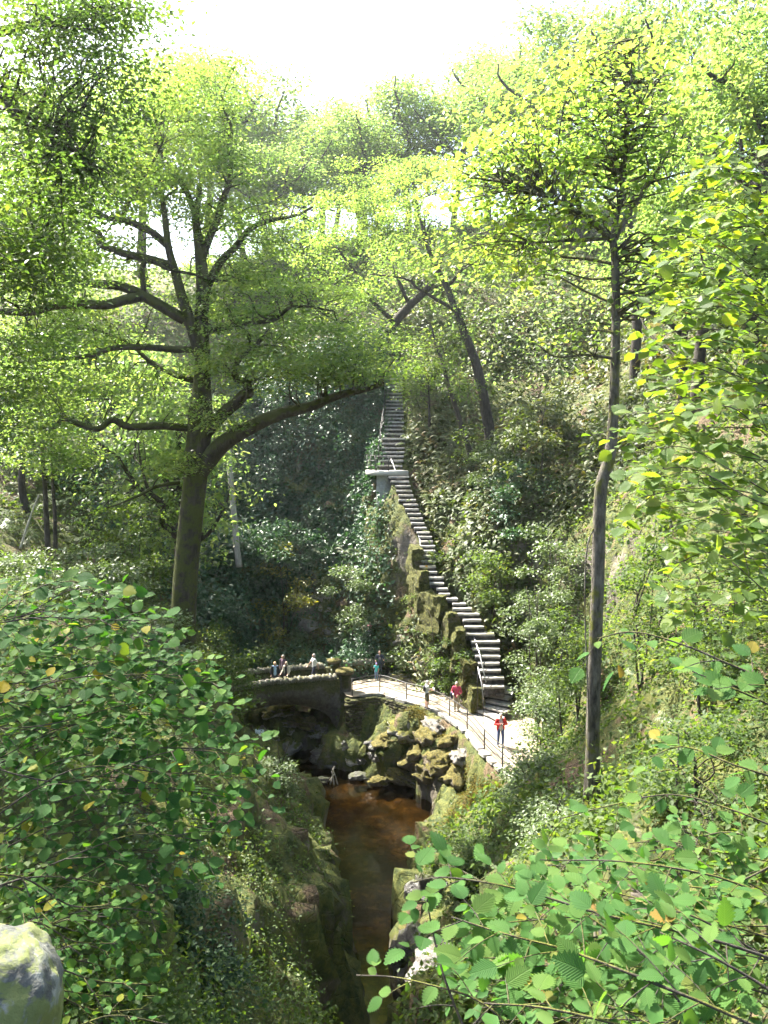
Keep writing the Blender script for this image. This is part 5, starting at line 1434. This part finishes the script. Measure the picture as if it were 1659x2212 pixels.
def spray_shrub(name, label, cat, base, boughs, kind, size, seed, twig_every=0.16, twig_len=0.45, gap=0.062, face=(0, -0.25, 1.0), tilt=0.38, most=300, droop=0.25, bark='bark_dark', r0=0.0055, group=None):
    rng = np.random.default_rng(seed)
    root = empty(name, base, label, cat, group)
    wood = MB(); LV = []
    for bg_ in boughs:
        pts = catmull([D(*q) for q in bg_], 8); pts = wiggle(pts, 0.05, seed)
        seg = np.linalg.norm(np.diff(pts, axis=0), axis=1); cum = np.r_[0, np.cumsum(seg)]; L = cum[-1]
        wood.tube(pts, np.linspace(r0, 0.003, len(pts)), 5)
        s = rng.uniform(0.05, 0.2); side = 1
        up = unit(np.array(face, float))
        at = lambda q: np.array([np.interp(q, cum, pts[:, k]) for k in range(3)])
        while s < L:
            p = at(s); tdir = unit(at(min(s + 0.05, L)) - at(max(s - 0.05, 0)))
            lat = unit(np.cross(up, tdir)) * side
            dirn = unit(tdir * rng.uniform(0.5, 0.9) + lat * rng.uniform(0.7, 1.0) + rng.normal(0, 0.22, 3))
            tl = twig_len * rng.uniform(0.5, 1.2) * (1 - 0.45 * s / L)
            e_ = p + dirn * tl - np.array([0, 0, droop * tl * rng.uniform(0.3, 1.0)])
            tw = catmull([p, (p + e_) / 2 + np.array([0, 0, 0.05 * tl]), e_], 4)
            wood.tube(tw, np.linspace(0.0035, 0.0015, len(tw)), 4)
            q = 0.15; ls = 1
            while q < 1.0:
                i_ = q * (len(tw) - 1); a_ = int(i_); b_ = min(a_ + 1, len(tw) - 1); pp = tw[a_] + (tw[b_] - tw[a_]) * (i_ - a_)
                td = unit(tw[min(a_ + 1, len(tw) - 1)] - tw[max(a_ - 1, 0)])
                lt = unit(np.cross(up, td)) * ls
                ld = unit(td * 0.75 + lt * 0.8 + rng.normal(0, 0.2, 3) - np.array([0, 0, 0.12]))
                LV.append((pp, ld, unit(up + tilt * rng.normal(0, 1, 3)), size * rng.uniform(0.42, 1.25)))
                q += gap / tl * rng.uniform(0.8, 1.3); ls = -ls
            LV.append((e_, unit(e_ - p) + rng.normal(0, .15, 3), unit(up + tilt * rng.normal(0, 1, 3)), size * rng.uniform(0.8, 1.2)))
            s += twig_every * rng.uniform(0.7, 1.3); side = -side
    wood.build('twigs', M[bark], root, True)['kind'] = 'stuff'
    score = []
    for (p, ld, nr_, s_) in LV:
        d = p - CAM; dep = d[1]
        px = 384 + FPX * d[0] / max(dep, .1); py = 512 - FPX * (d[2] / max(dep, .1) + math.tan(PITCH))
        inside = (-10 < px < 778) and (-10 < py < 1034)
        score.append(s_ / max(dep, .1) if inside else -1)
    order = np.argsort(score)[::-1]
    chosen = set(int(i) for i in order[:most] if score[i] > 0)
    bl = Vector(root.location)
    rest = []
    for i, (p, ld, nr_, s_) in enumerate(LV):
        if i in chosen:
            y = unit(ld - nr_ * (ld @ nr_)); x = np.cross(y, nr_)
            o = link(bpy.data.objects.new('leaf', MES[kind][i % 5]), root)
            mt = Matrix(((x[0], y[0], nr_[0], 0), (x[1], y[1], nr_[1], 0), (x[2], y[2], nr_[2], 0), (0, 0, 0, 1)))
            o.matrix_basis = Matrix.Translation(Vector([float(q) for q in p]) - bl) @ mt @ Matrix.Diagonal((s_, s_, s_, 1))
        elif score[i] > 0 or i % 3 == 0:
            rest.append(i)
    if rest:
        wd, mt_ = LOWL[kind]
        leaf_part('leaves', np.array([LV[i][0] for i in rest]), np.array([LV[i][2] for i in rest]), np.array([LV[i][1] for i in rest]), np.array([LV[i][3] for i in rest]), LEAF6, mt_, root, wd)['kind'] = 'stuff'
    return len(LV), len(chosen)

def rows(x0, xs_, ys_, Y0, dY, seed, slope=60):
    rng = np.random.default_rng(seed); out_ = []
    for y in ys_:
        Y = Y0 + rng.uniform(-dY, dY); xe = xs_(y) + rng.uniform(-40, 30)
        out_.append([(x0, y + slope + rng.uniform(-60, 110), Y), (x0 + (xe - x0) * .35, y + slope * .4 + rng.uniform(-45, 55), Y + .1), (x0 + (xe - x0) * .7, y + rng.uniform(-15, 15), Y + .3), (xe, y + 12, Y + .4)])
    return out_
cnt = []
# wych elm, lower right
cnt.append(spray_shrub('wych_elm', 'wych elm spray with big toothed leaves in the bottom right corner', 'shrub', (3.2, 2.2, 12.6), [
    [(1720,2090,3.3),(1500,2020,3.3),(1300,1960,3.4),(1130,1905,3.5),(980,1880,3.6),(900,1890,3.7)],
    [(1720,2260,2.7),(1450,2130,2.8),(1250,2050,3.0),(1100,2010,3.1),(990,1975,3.2)],
    [(1650,2320,2.5),(1400,2220,2.6),(1200,2170,2.7),(1060,2160,2.8)],
    [(1720,1960,4.0),(1500,1890,4.1),(1330,1850,4.2),(1180,1840,4.3)],
    [(1560,2300,3.4),(1420,2080,3.5),(1330,2000,3.6),(1240,1930,3.7)],
    [(1720,2180,3.0),(1560,2080,3.1),(1430,2010,3.2)]], 'elm', 0.095, 401, 0.075, 0.42, 0.058, r0=0.007))
cnt.append(spray_shrub('wych_elm', 'wych elm shoot with drooping leaves over the bottom of the gorge', 'shrub', (1.6, 3.0, 12.3), [
    [(1160,2300,3.2),(1080,2200,3.3),(1010,2150,3.4),(920,2120,3.5),(840,2100,3.6),(770,2095,3.7)],
    [(1020,2260,3.2),(960,2120,3.3),(930,2020,3.4),(915,1940,3.4)]], 'elm', 0.085, 402, 0.26, 0.22, 0.085, droop=0.45, r0=0.006))
cnt.append(spray_shrub('wych_elm', 'wych elm spray in front of the sycamore trunk at mid height', 'shrub', (3.4, 3.4, 12.8), [
    [(1740,1500,3.8),(1600,1450,3.9),(1480,1400,4.0),(1370,1370,4.1),(1290,1385,4.2)],
    [(1740,1560,4.2),(1600,1500,4.2),(1470,1450,4.3)],
    [(1740,1700,4.6),(1600,1660,4.6),(1480,1620,4.8),(1400,1640,4.9)],
    [(1740,1820,4.6),(1600,1760,4.7),(1450,1720,4.9),(1310,1740,5.0),(1200,1770,5.1)]], 'elm', 0.10, 403, 0.15, 0.34, 0.075, r0=0.007))
cnt.append(spray_shrub('wych_elm', 'dense wych elm thicket filling the lower right behind the corner spray', 'shrub', (3.6, 3.2, 12.7),
    rows(1740, lambda y: float(np.interp(y, [1800, 1900, 2000, 2200], [1330, 1120, 1040, 1010])), range(1800, 2240, 26), 4.2, 0.7, 9, 40), 'elm', 0.09, 409, 0.10, 0.42, 0.06, r0=0.006))
# hazel on the right, sun in its upper half
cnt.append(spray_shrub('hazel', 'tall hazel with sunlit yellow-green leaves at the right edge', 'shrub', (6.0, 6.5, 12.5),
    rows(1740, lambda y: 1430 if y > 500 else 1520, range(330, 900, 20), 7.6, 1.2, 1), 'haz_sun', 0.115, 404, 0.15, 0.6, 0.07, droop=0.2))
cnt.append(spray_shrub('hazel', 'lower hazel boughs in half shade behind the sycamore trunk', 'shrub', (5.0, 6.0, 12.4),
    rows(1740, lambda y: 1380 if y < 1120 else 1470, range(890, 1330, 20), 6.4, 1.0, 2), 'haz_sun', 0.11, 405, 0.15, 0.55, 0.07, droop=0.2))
# hazel on the left in shade
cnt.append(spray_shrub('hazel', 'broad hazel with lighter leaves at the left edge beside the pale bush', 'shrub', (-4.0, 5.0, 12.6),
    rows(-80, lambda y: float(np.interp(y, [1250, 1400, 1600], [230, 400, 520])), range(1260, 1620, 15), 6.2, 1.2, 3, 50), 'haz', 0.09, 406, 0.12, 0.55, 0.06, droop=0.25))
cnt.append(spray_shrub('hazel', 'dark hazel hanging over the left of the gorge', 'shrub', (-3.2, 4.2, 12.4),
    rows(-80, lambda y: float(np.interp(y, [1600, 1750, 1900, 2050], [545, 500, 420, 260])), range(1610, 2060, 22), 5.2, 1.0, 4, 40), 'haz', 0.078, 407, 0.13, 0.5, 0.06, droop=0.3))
cnt.append(spray_shrub('bramble', 'small-leaved bramble behind the lichened parapet stone', 'shrub', (-2.4, 3.2, 12.6),
    rows(-60, lambda y: float(np.interp(y, [1900, 2200], [230, 340])), range(1900, 2230, 30), 3.6, 0.5, 5, 10), 'haz', 0.042, 408, 0.10, 0.24, 0.045, most=280, droop=0.4, r0=0.005))
print('near leaves', cnt)

# ------------------------------------------------------------------ the parapet the photographer leans over
pp_ = empty('bridge_parapet', (-0.66, 1.45, 13.2), 'rounded lichen-covered coping stone of the near parapet in the bottom left corner', 'parapet')
bm = bmesh.new(); bmesh.ops.create_icosphere(bm, subdivisions=5, radius=1.0)
co = np.array([v.co[:] for v in bm.verts]); co = np.sign(co) * np.abs(co) ** 0.8
co = co * (1 + 0.10 * fbm(co * 1.5, 7, 4)[:, None] + 0.025 * fbm(co * 7, 9, 3)[:, None])
for v, c in zip(bm.verts, co): v.co = (c[0] * 0.098, c[1] * 0.12, c[2] * 0.145)
def lichen_mat():
    m, nt, out = new_mat('lichened_stone')
    tc = nt.nodes.new('ShaderNodeTexCoord'); p = tc.outputs['Object']
    n1 = noise(nt, 9, 8, 0.7, p); n2 = noise(nt, 40, 5, 0.7, p); n3 = noise(nt, 14, 5, 0.65, p, 0.5)
    c = mixc(nt, smoothstep(nt, n2, 0.3, 0.7), (0.040, 0.042, 0.034), (0.10, 0.105, 0.088))
    c = mixc(nt, smoothstep(nt, n1, 0.50, 0.56), c, (0.17, 0.18, 0.15))
    c = mixc(nt, smoothstep(nt, n3, 0.45, 0.54), c, (0.12, 0.14, 0.04))
    b = N(nt, 'ShaderNodeBsdfPrincipled', Roughness=0.9); nt.links.new(c, b.inputs['Base Color'])
    nt.links.new(bump(nt, math_n(nt, 'ADD', n1, math_n(nt, 'MULTIPLY', n2, 0.5)), 0.8, 0.012), b.inputs['Normal'])
    nt.links.new(b.outputs[0], out.inputs[0]); return m
M['lichen'] = lichen_mat()
cpos = D(5, 2185, 1.45)
bm_obj('coping_stone', bm, M['lichen'], pp_, tuple(cpos - np.array(pp_.location)), (0.1, 0.15, 0.3), True)
m = MB(); m.box((cpos[0] - 0.86, 1.45, (cpos[2] - 0.13 + 12.0) / 2), (1.7, 0.34, cpos[2] - 0.13 - 12.0), (1, 0, 0), (0, 0, 1), 0.01); m.build('parapet_wall', M['rock'], pp_)

# ------------------------------------------------------------------ people
M['skin'] = simple_mat('skin', (0.55, 0.34, 0.25), 0.55, 0.06, 6.0)
def cloth(name, col, rough=0.85): return simple_mat(name, col, rough, 0.14, 18.0, bmp=0.25)
def uv_ell(c, r, nu=14, nv=9):
    V = [(0, 0, -1.0)]
    for i in range(1, nv):
        t = -math.pi / 2 + math.pi * i / nv
        for j in range(nu): V.append((math.cos(t) * math.cos(2 * math.pi * j / nu), math.cos(t) * math.sin(2 * math.pi * j / nu), math.sin(t)))
    V.append((0, 0, 1.0)); F = []
    for j in range(nu): F.append((0, 1 + (j + 1) % nu, 1 + j))
    for i in range(nv - 2):
        for j in range(nu):
            a = 1 + i * nu + j; b = 1 + i * nu + (j + 1) % nu
            F.append((a, b, b + nu, a + nu))
    for j in range(nu): F.append((len(V) - 1, 1 + (nv - 2) * nu + j, 1 + (nv - 2) * nu + (j + 1) % nu))
    return np.array(V) * np.array(r) + np.array(c), F
class Blob(MB):
    def ell(self, c, r): self.add(*uv_ell(c, r))
    def cap(self, a, b, ra, rb):
        a = np.array(a, float); b = np.array(b, float)
        L = np.linalg.norm(b - a)
        if L < 1e-6: return
        d = (b - a) / L
        ks = [-0.95, -0.7, -0.35, 0]
        pts = [a + d * ra * k for k in ks] + [b + d * rb * k for k in (0, 0.35, 0.7, 0.95)]
        rr = [ra * math.sqrt(max(1 - k * k, 0)) for k in ks] + [rb * math.sqrt(max(1 - k * k, 0)) for k in (0, 0.35, 0.7, 0.95)]
        self.tube(np.array(pts), np.maximum(rr, 0.003), 12)
    def limb(self, pts, rs):
        for i in range(len(pts) - 1): self.cap(pts[i], pts[i + 1], rs[i], rs[i + 1])
    def skin_to(self, name, mat, parent, voxel=0.014, smooth=4):
        me = mesh_np(name, np.concatenate(self.v), self.l, self.s, mat, True)
        o = link(bpy.data.objects.new(name, me), parent)
        r = o.modifiers.new('remesh', 'REMESH'); r.mode = 'VOXEL'; r.voxel_size = voxel; r.use_smooth_shade = True
        s = o.modifiers.new('smooth', 'SMOOTH'); s.factor = 0.5; s.iterations = smooth
        return o

def person(label, pos, yaw, h=1.75, top=None, bottom=None, hair=(0.2, 0.13, 0.08), hair_len=0, sleeves='long', legs='trousers', arms=((0.26, 0.02, 1.13), (0.27, -0.06, 0.90), (-0.26, 0.02, 1.13), (-0.27, -0.06, 0.90)),
           stride=0.0, shoes=(0.06, 0.05, 0.045), outer=None, extras=(), hat=None, seat=False, nod=0.0, spread=1.0):
    """built standing, facing -y, 1.75 m tall; +x is the person's left hand side"""
    root = empty('person', pos, label, 'person'); root.rotation_euler = (0, 0, yaw); sc_ = h / 1.75; root.scale = (sc_, sc_, sc_)
    eL, hL, eR, hR = [np.array(a, float) for a in arms]
    sL, sR = np.array([0.185, 0.0, 1.42]), np.array([-0.185, 0.0, 1.42])
    hip = 0.93
    st = stride
    if seat:
        lo = np.array([0, 0, -0.55])
        legL = [np.array([0.09, 0, hip]), np.array([0.11, -0.40, hip + 0.05]), np.array([0.11, -0.46, hip - 0.36])]
        legR = [np.array([-0.09, 0, hip]), np.array([-0.12, -0.38, hip + 0.03]), np.array([-0.12, -0.50, hip - 0.34])]
        fl_ = 0.0
    else:
        legL = [np.array([0.09, 0, hip]), np.array([0.095 * spread, -0.02 - st * 0.22, 0.50]), np.array([0.10 * spread, 0.02 - st * 0.38, 0.09])]
        legR = [np.array([-0.09, 0, hip]), np.array([-0.095 * spread, -0.02 + st * 0.06, 0.50]), np.array([-0.10 * spread, 0.02 + st * 0.38, 0.09 + abs(st) * 0.05])]
    hc = np.array([0, -0.02 - nod * 0.06, 1.625])
    b = Blob()
    # head, face, neck
    b.ell(hc, (0.076, 0.096, 0.118)); b.ell(hc + (0, -0.045, -0.065), (0.055, 0.05, 0.055)); b.ell(hc + (0, -0.098, -0.02), (0.014, 0.022, 0.026))
    b.ell(hc + (0.079, 0.008, -0.01), (0.012, 0.022, 0.033)); b.ell(hc + (-0.079, 0.008, -0.01), (0.012, 0.022, 0.033)); b.ell(hc + (0, -0.087, -0.058), (0.026, 0.014, 0.010))
    b.ell(hc + (0, -0.082, 0.028), (0.055, 0.018, 0.012))
    b.cap((0, 0.01, 1.44), hc + (0, 0.01, -0.06), 0.058, 0.052)
    # trunk
    b.ell((0, 0, 1.30), (0.165, 0.105, 0.17)); b.ell((0, 0, 1.10), (0.135, 0.095, 0.15)); b.ell((0, 0.01, 0.96), (0.155, 0.11, 0.12)); b.cap(sL * (0.75, 1, 1), sR * (0.75, 1, 1), 0.07, 0.07)
    for s_, e_, h_, sg in ((sL, eL, hL, 1), (sR, eR, hR, -1)):
        b.limb([s_, e_], [0.055, 0.042]); b.limb([e_, h_], [0.041, 0.028])
        d = unit(h_ - e_); pal = h_ + d * 0.05
        sd = np.cross(d, np.array([0, -1.0, 0.15])); sd = unit(sd) * sg
        b.cap(h_ + d * 0.01 - sd * 0.016, pal - sd * 0.018, 0.026, 0.022); b.cap(h_ + d * 0.01 + sd * 0.016, pal + sd * 0.018, 0.026, 0.022)
        for q, ln in zip((-1.5, -0.5, 0.5, 1.5), (0.055, 0.068, 0.072, 0.064)):
            k = pal + sd * q * 0.021 + d * 0.012; t1 = k + d * ln * 0.55 + np.array([0, -0.012, 0]); t2 = t1 + d * ln * 0.38 + np.array([0, -0.03, -0.004])
            b.limb([k, t1, t2], [0.0105, 0.0098, 0.0085])
        th0 = h_ + d * 0.02 + sd * 0.03; b.limb([th0, th0 + sd * 0.03 + d * 0.03, th0 + sd * 0.035 + d * 0.058], [0.013, 0.012, 0.010])
    for lg in (legL, legR):
        b.limb([lg[0], lg[1]], [0.082, 0.058]); b.limb([lg[1], lg[1] * 0.55 + lg[2] * 0.45 + (0, 0.02, 0), lg[2]], [0.054, 0.056, 0.036])
        b.limb([lg[2] + (0, 0.02, -0.03), lg[2] + (0, -0.13, -0.05)], [0.038, 0.033])
    b.skin_to('body', M['skin'], root, 0.012)
    # eyes
    e = Blob()
    for sx in (-1, 1): e.ell(hc + (sx * 0.031, -0.086, 0.012), (0.012, 0.008, 0.008))
    part('eyes', np.concatenate(e.v), (e.l, e.s), simple_mat('eye', (0.03, 0.025, 0.02), 0.3, 0.0), root, True, False)
    # clothes
    def torso(g, zlo):
        t = Blob()
        t.ell((0, 0, 1.30), (0.172 + g, 0.115 + g, 0.175)); t.cap((0, 0, 1.28), (0, 0.005, zlo), 0.12 + g, 0.135 + g); t.ell((0, 0.005, zlo + 0.05), (0.160 + g, 0.120 + g, 0.10)); t.cap(sL * (0.8, 1, 1), sR * (0.8, 1, 1), 0.075 + g, 0.075 + g)
        t.ell((0, 0, 1.12), (0.145 + g, 0.11 + g, 0.18))
        return t
    def sleeve(t, g, kind):
        for s_, e_, h_ in ((sL, eL, hL), (sR, eR, hR)):
            if kind == 'short': t.limb([s_, s_ + (e_ - s_) * 0.72], [0.068 + g, 0.060 + g])
            elif kind == 'long': t.limb([s_, e_, e_ + (h_ - e_) * 0.93], [0.068 + g, 0.054 + g, 0.040 + g])
    t = torso(0.0, 0.93); sleeve(t, 0.0, sleeves if outer is None else 'short'); t.skin_to('shirt', cloth('shirt_cloth', top), root)
    if outer is not None:
        t = Blob()
        for sx in (-1, 1):
            t.limb([(sx * 0.115, 0.0, 1.40), (sx * 0.125, 0.0, 1.12), (sx * 0.13, 0.01, 0.90)], [0.092, 0.090, 0.085])
        t.ell((0, 0.055, 1.22), (0.16, 0.085, 0.26)); t.ell((0, 0.06, 0.98), (0.15, 0.085, 0.14))
        sleeve(t, 0.008, 'long'); t.skin_to('jacket', cloth('jacket_cloth', outer), root)
    t = Blob(); t.ell((0, 0.012, 0.95), (0.165, 0.122, 0.12))
    for lg in (legL, legR):
        if legs == 'trousers': t.limb([lg[0], lg[1], lg[2] + (0, 0.0, 0.02)], [0.098, 0.076, 0.062])
        else: t.limb([lg[0], lg[0] * 0.12 + lg[1] * 0.88], [0.104, 0.092])
    t.skin_to(legs, cloth('trouser_cloth', bottom), root)
    t = Blob()
    for lg in (legL, legR):
        f_ = lg[2]; t.limb([f_ + (0, 0.045, -0.035), f_ + (0, -0.05, -0.040), f_ + (0, -0.155, -0.052)], [0.050, 0.050, 0.038])
    t.skin_to('shoes', cloth('shoe_leather', shoes, 0.5), root, 0.012)
    t = Blob(); t.ell(hc + (0, 0.022, 0.035), (0.086, 0.098, 0.100)); t.ell(hc + (0, 0.045, -0.02), (0.080, 0.072, 0.085))
    if hair_len:
        t.ell(hc + (0, 0.05, -0.06 * hair_len), (0.088, 0.065, 0.09 + 0.03 * hair_len))
        for sx in (-1, 1): t.ell(hc + (sx * 0.075, 0.01, -0.05 * hair_len), (0.022, 0.045, 0.085))
    t.skin_to('hair', cloth('hair', hair, 0.6), root, 0.010, 3)
    if hat is not None:
        t = Blob(); t.ell(hc + (0, 0.012, 0.075), (0.098, 0.110, 0.075))
        if hat[1] == 'brim': t.ell(hc + (0, 0.0, 0.055), (0.155, 0.165, 0.014))
        else: t.ell(hc + (0, -0.10, 0.055), (0.07, 0.08, 0.012))
        t.skin_to('hat', cloth('hat_cloth', hat[0]), root, 0.010, 3)
    last = None
    for (nm, col, shapes) in extras:
        t = Blob()
        for s_ in shapes:
            if s_[0] == 'e': t.ell(s_[1], s_[2])
            elif s_[0] == 'c': t.cap(s_[1], s_[2], s_[3], s_[4])
            elif s_[0] == 'b': t.box(s_[1], s_[2])
        last = t.skin_to(nm, cloth(nm + '_cloth', col, 0.6), last if nm == 'camera_strap' else root, 0.010, 2)
    return root

def on_bridge(x, off):
    best = min(np.linspace(0.3, blen - 0.3, 400), key=lambda s: abs(384 + FPX * bp(s, off, 0)[0] / bp(s, off, 0)[1] - x * DS))
    p = bp(best, off, 0); p[2] = top_z(best) - 0.48
    return p
down = ((0.25, 0.03, 1.14), (0.27, -0.03, 0.90), (-0.25, 0.03, 1.14), (-0.27, -0.03, 0.90))
person('man in a red jacket holding a camera at the near end of the path', G(1081, 1612) + (0, 0, 0.01), 0.12, 1.76, (0.45, 0.45, 0.47), (0.06, 0.10, 0.24), (0.45, 0.42, 0.38), 0,
       arms=((0.31, -0.02, 1.17), (0.08, -0.26, 1.24), (-0.31, -0.02, 1.17), (-0.08, -0.26, 1.24)), outer=(0.62, 0.035, 0.03), nod=0.4, spread=1.25,
       extras=(('camera', (0.02, 0.02, 0.022), (('b', (0, -0.31, 1.25), (0.14, 0.06, 0.09)), ('c', (0, -0.34, 1.25), (0, -0.42, 1.24), 0.036, 0.036))), ('camera_strap', (0.025, 0.025, 0.03), (('c', (0.06, -0.02, 1.49), (0.07, -0.29, 1.27), 0.012, 0.012), ('c', (-0.06, -0.02, 1.49), (-0.07, -0.29, 1.27), 0.012, 0.012)))))
person('man in a raspberry fleece carrying a dark jacket by the foot of the steps', G(986, 1537) + (0, 0, 0.01), -0.25, 1.78, (0.50, 0.055, 0.11), (0.30, 0.26, 0.19), (0.50, 0.47, 0.44), 0,
       arms=((0.28, 0.02, 1.14), (0.12, -0.20, 1.02), (-0.28, 0.0, 1.15), (-0.18, -0.24, 1.10)), nod=0.3, shoes=(0.16, 0.13, 0.10),
       extras=(('jacket_on_arm', (0.03, 0.04, 0.09), (('e', (-0.24, -0.16, 1.08), (0.11, 0.08, 0.10)), ('c', (-0.25, -0.16, 1.02), (-0.24, -0.13, 0.82), 0.085, 0.06))),))
person('person with white hair, dark backpack and olive shorts reading a map on the path', G(922, 1531) + (0, 0, 0.01), 1.9, 1.70, (0.70, 0.69, 0.66), (0.11, 0.095, 0.045), (0.72, 0.70, 0.66), 0, 'short', 'shorts',
       arms=((0.25, -0.06, 1.16), (0.12, -0.34, 1.14), (-0.25, -0.06, 1.16), (-0.12, -0.34, 1.14)), nod=0.5, spread=1.2,
       extras=(('backpack', (0.025, 0.025, 0.03), (('e', (0, 0.17, 1.26), (0.13, 0.09, 0.20)), ('c', (0.1, 0.08, 1.46), (0.11, -0.11, 1.30), 0.02, 0.02), ('c', (-0.1, 0.08, 1.46), (-0.11, -0.11, 1.30), 0.02, 0.02))), ('map', (0.62, 0.62, 0.60), (('b', (0, -0.45, 1.16), (0.30, 0.03, 0.20)),))))
person('man in a dark printed t-shirt standing by the wall behind a child', G(820, 1462) + (0, 0, 0.01), 0.05, 1.78, (0.05, 0.065, 0.10), (0.035, 0.04, 0.06), (0.15, 0.09, 0.05), 0, 'short', arms=((0.27, 0.03, 1.14), (0.30, -0.04, 0.92), (-0.26, 0.03, 1.14), (-0.24, -0.16, 0.96)),
       extras=(('shoulder_bag', (0.02, 0.02, 0.025), (('e', (0.25, 0.0, 0.92), (0.10, 0.09, 0.15)), ('c', (0.24, 0.0, 1.0), (0.05, -0.10, 1.44), 0.02, 0.02))), ('shirt_print', (0.28, 0.24, 0.26), (('e', (0, -0.105, 1.26), (0.075, 0.022, 0.09)),))))
person('child in a turquoise shirt and cap holding the adult by the wall', G(813, 1469) + (0, 0, 0.01), -0.1, 1.15, (0.05, 0.42, 0.46), (0.12, 0.18, 0.30), (0.25, 0.16, 0.10), 0, 'short', arms=((0.25, -0.02, 1.16), (0.22, -0.10, 0.95), (-0.27, 0.0, 1.2), (-0.20, -0.10, 1.30)), hat=((0.22, 0.16, 0.36), 'peak'))
person('man in a white shirt walking left over the bridge', on_bridge(675, 1.5), -1.15, 1.82, (0.76, 0.75, 0.74), (0.03, 0.035, 0.06), (0.42, 0.38, 0.35), 0, 'short', arms=((0.24, 0.14, 1.16), (0.26, 0.18, 0.92), (-0.26, -0.14, 1.17), (-0.30, -0.30, 0.98)), stride=0.55)
person('blonde woman in a pale blue top and dark cardigan on the bridge', on_bridge(589, 0.85), 0.1, 1.66, (0.36, 0.52, 0.72), (0.05, 0.05, 0.07), (0.60, 0.45, 0.22), 1, outer=(0.025, 0.027, 0.035))
person('woman in a cream cardigan over a black top on the bridge', on_bridge(615, 0.8), -0.5, 1.62, (0.015, 0.015, 0.017), (0.04, 0.04, 0.045), (0.62, 0.52, 0.36), 1, arms=((0.26, 0.0, 1.14), (0.22, -0.14, 0.95), (-0.27, -0.03, 1.14), (-0.30, -0.20, 0.98)), outer=(0.60, 0.54, 0.44), nod=0.5)
person('older person in a plum patterned shirt at the far parapet of the bridge', on_bridge(607, 2.1), -0.7, 1.72, (0.16, 0.10, 0.14), (0.05, 0.05, 0.06), (0.36, 0.32, 0.29), 0)
pk = np.array([-1.0, 59.2, 0.0]); pk[2] = float(zt(pk[0], pk[1])) - 0.52 * 0.9
person('small seated figure in pink and white on the bank behind the wall', pk, -0.2, 1.35, (0.66, 0.30, 0.34), (0.40, 0.40, 0.45), (0.70, 0.62, 0.50), 0, 'short', seat=True)

# ------------------------------------------------------------------ sunlit summer air over the valley
bm = bmesh.new(); bmesh.ops.create_cube(bm, size=1.0)
for v in bm.verts: v.co = (v.co.x * 260, v.co.y * 230 + 90, v.co.z * 80 + 32.5)
hz = bm_obj('haze', bm, new_mat('thin_haze')[0])
nt = hz.data.materials[0].node_tree
vol = N(nt, 'ShaderNodeVolumePrincipled', Density=0.0003, Anisotropy=0.7)
vol.inputs['Color'].default_value = (0.93, 0.96, 1.0, 1)
nt.links.new(vol.outputs[0], [n for n in nt.nodes if n.bl_idname == 'ShaderNodeOutputMaterial'][0].inputs['Volume'])
tag(hz, 'thin sunlit haze in the valley air', None, None, 'stuff')
